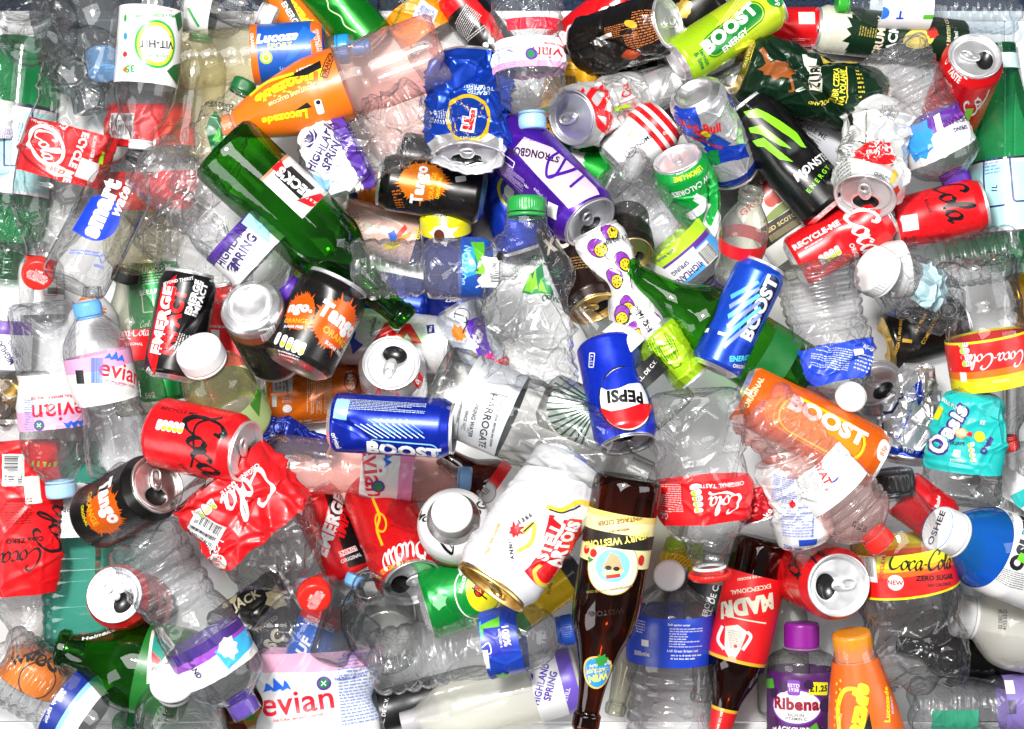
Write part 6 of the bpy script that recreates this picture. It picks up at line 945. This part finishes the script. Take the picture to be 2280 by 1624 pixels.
bottle('clear bottle with purple label lying in the bottom right corner', 'water', 'pet', (2025,1572),(2420,1565), 66, ribs=[(.05,.42,5,.06)], cap=None, labels=[(.52,.80,C('#7a6aa8'),[('r',2235,1530,30,36,0,C('#e8e4f0')),('bar',2225,1575,50,30,0,{'col':C('#444')})]),(.10,.36,C('#3a9a7a'),[],{'th':(10,60)})], deform=[PET5,('crum',.03,.6,3)])
bottle('blackcurrant cordial bottle with purple cap and yellow price flag', [(0,.85),(.03,.97),(.08,1),(.70,1),(.72,.975),(.745,1),(.76,1),(.80,.88),(.83,.56),(.85,.49),(1,.49)], 'petgrey', (1783,1740),(1785,1386), 75, cap=cap('#8a1a8e',r=.52,h=.72,ridges=60), collar=(.835,.56,.05), collarcol=C('#777'), labels=[(.25,.71,C('#4a1a5a'),[('e',1772,1562,60,40,0,C('#6a2a9a')),('e',1772,1562,56,36,0,C('#f4f2f0')),('t','Ribena',1772,1556,26,0,C('#8c1030'),{'b':.05}),('t','RICH IN\nVITAMIN C',1772,1584,7,0,C('#444')),('t','BLACKCURRANT',1775,1612,11,0,WHITE,{'b':.04}),('r',1768,1520,28,34,0,C('#7a3aa8'),{'r':6}),('t','ESTD\n1938',1768,1520,8,0,WHITE),('r',1822,1522,46,28,-5,YEL,{'r':3}),('t','£1.25',1822,1522,13,-2,BLACK,{'b':.05})]+[('e',x,y,r,r,0,C(c)) for x,y,r,c in ((1725,1535,13,'#2a0f3a'),(1835,1560,16,'#2a0f3a'),(1838,1595,18,'#3a1848'),(1745,1520,12,'#3a1848'),(1800,1512,10,'#2a0f3a'),(1820,1618,14,'#2a0f3a'),(1726,1600,12,'#3a1848'))]+[('p',[(1708,1510),(1725,1505),(1728,1525),(1712,1530)],C('#4a9a2a')),('p',[(1795,1612),(1815,1595),(1822,1612)],C('#4a9a2a')),('p',[(1842,1575),(1852,1560),(1850,1590)],C('#4a9a2a'))])], slope=.2)
bottle('tapered orange energy bottle with orange cap standing at the bottom', 'cone', 'petpink', (1948,1760),(1895,1408), 84, cap=cap('#f28a14',r=.50,h=.66,ridges=70), labels=[(.02,.84,C('#ee5c0c'),[('t','Lucozade',1902,1590,36,80,YEL,{'b':.07,'sh':.2,'sx':.85}),('line',[(1872,1620),(1868,1560),(1880,1520),(1905,1515),(1920,1540)],8,YEL),('p',[(1930,1560),(1945,1640),(1925,1640),(1918,1600)],BLACK),('t','Lucozade',1968,1550,13,78,YEL,{'b':.05}),('t','ENERGY',1978,1555,7,78,WHITE),('t','CONTAINS GLUCOSE',1868,1610,6,82,C('#ffd9a0'))]+[('e',1862+(i*7%13),1600-i*9,2.6,3.4,0,C('#ffb43a')) for i in range(12)])], slope=.2)

# ------------------------------------------------------------------ the setting: white tray top and the carpet beyond it
def simple_mat(name, rgb, rough, bump=None):
    m, N, L = new_mat(name); o = N.new('ShaderNodeOutputMaterial'); b = N.new('ShaderNodeBsdfPrincipled')
    b.inputs['Roughness'].default_value = rough; t = N.new('ShaderNodeTexCoord')
    n = N.new('ShaderNodeTexNoise'); n.inputs['Scale'].default_value = bump[0] if bump else 6; n.inputs['Detail'].default_value = 6
    L.new(t.outputs['Object'], n.inputs['Vector'])
    mx = N.new('ShaderNodeMix'); mx.data_type = 'RGBA'; k = bump[2] if bump else .92
    mx.inputs[6].default_value = (*[c * k for c in rgb], 1); mx.inputs[7].default_value = (*rgb, 1)
    mr = N.new('ShaderNodeMapRange'); mr.inputs[1].default_value = .35; mr.inputs[2].default_value = .65
    L.new(n.outputs['Fac'], mr.inputs[0]); L.new(mr.outputs[0], mx.inputs[0]); L.new(mx.outputs[2], b.inputs['Base Color'])
    if bump:
        bp = N.new('ShaderNodeBump'); bp.inputs['Strength'].default_value = bump[1]; bp.inputs['Distance'].default_value = .004
        L.new(n.outputs['Fac'], bp.inputs['Height']); L.new(bp.outputs[0], b.inputs['Normal'])
    L.new(b.outputs[0], o.inputs[0]); return m
def box_chunk(x0, x1, y0, y1, z0, z1):
    v = np.array([(x, y, z) for z in (z0, z1) for y in (y0, y1) for x in (x0, x1)], float)
    f = np.array([(0, 2, 3, 1), (4, 5, 7, 6), (0, 1, 5, 4), (2, 6, 7, 3), (0, 4, 6, 2), (1, 3, 7, 5)])
    return Chunk(v, [f], (1, 1, 1, 0))
def structure(name, chunks, mat):
    o = link(name, build_mesh(name, chunks, mat, smooth=False)); o['kind'] = 'structure'; return o
wt = simple_mat('white_laminate', (.86, .86, .86), .35)
x1, y1 = at(2262, 0, 0)[0], at(0, 48, 0)[1]; yb = at(0, 1606, 0)[1]
structure('table_top', [box_chunk(-.70, x1 - .012, yb, y1, -.03, 0), box_chunk(-.70, x1 + .02, y1 + .0015, y1 + .010, -.03, .004), box_chunk(-.70, x1 + .02, yb - .012, yb - .002, -.03, .003),
    box_chunk(x1 - .0105, x1 - .003, yb, y1, -.03, .003), box_chunk(x1 - .001, x1 + .02, yb, y1, -.03, .002), box_chunk(-.70, x1 + .02, yb - .2, yb - .014, -.03, -.003)], wt)
structure('carpet', [box_chunk(-1.4, 1.4, -1.2, 1.2, -.08, -.06)], simple_mat('blue_carpet', (.012, .035, .085), .95, (380, .9, .15)))
build_all()
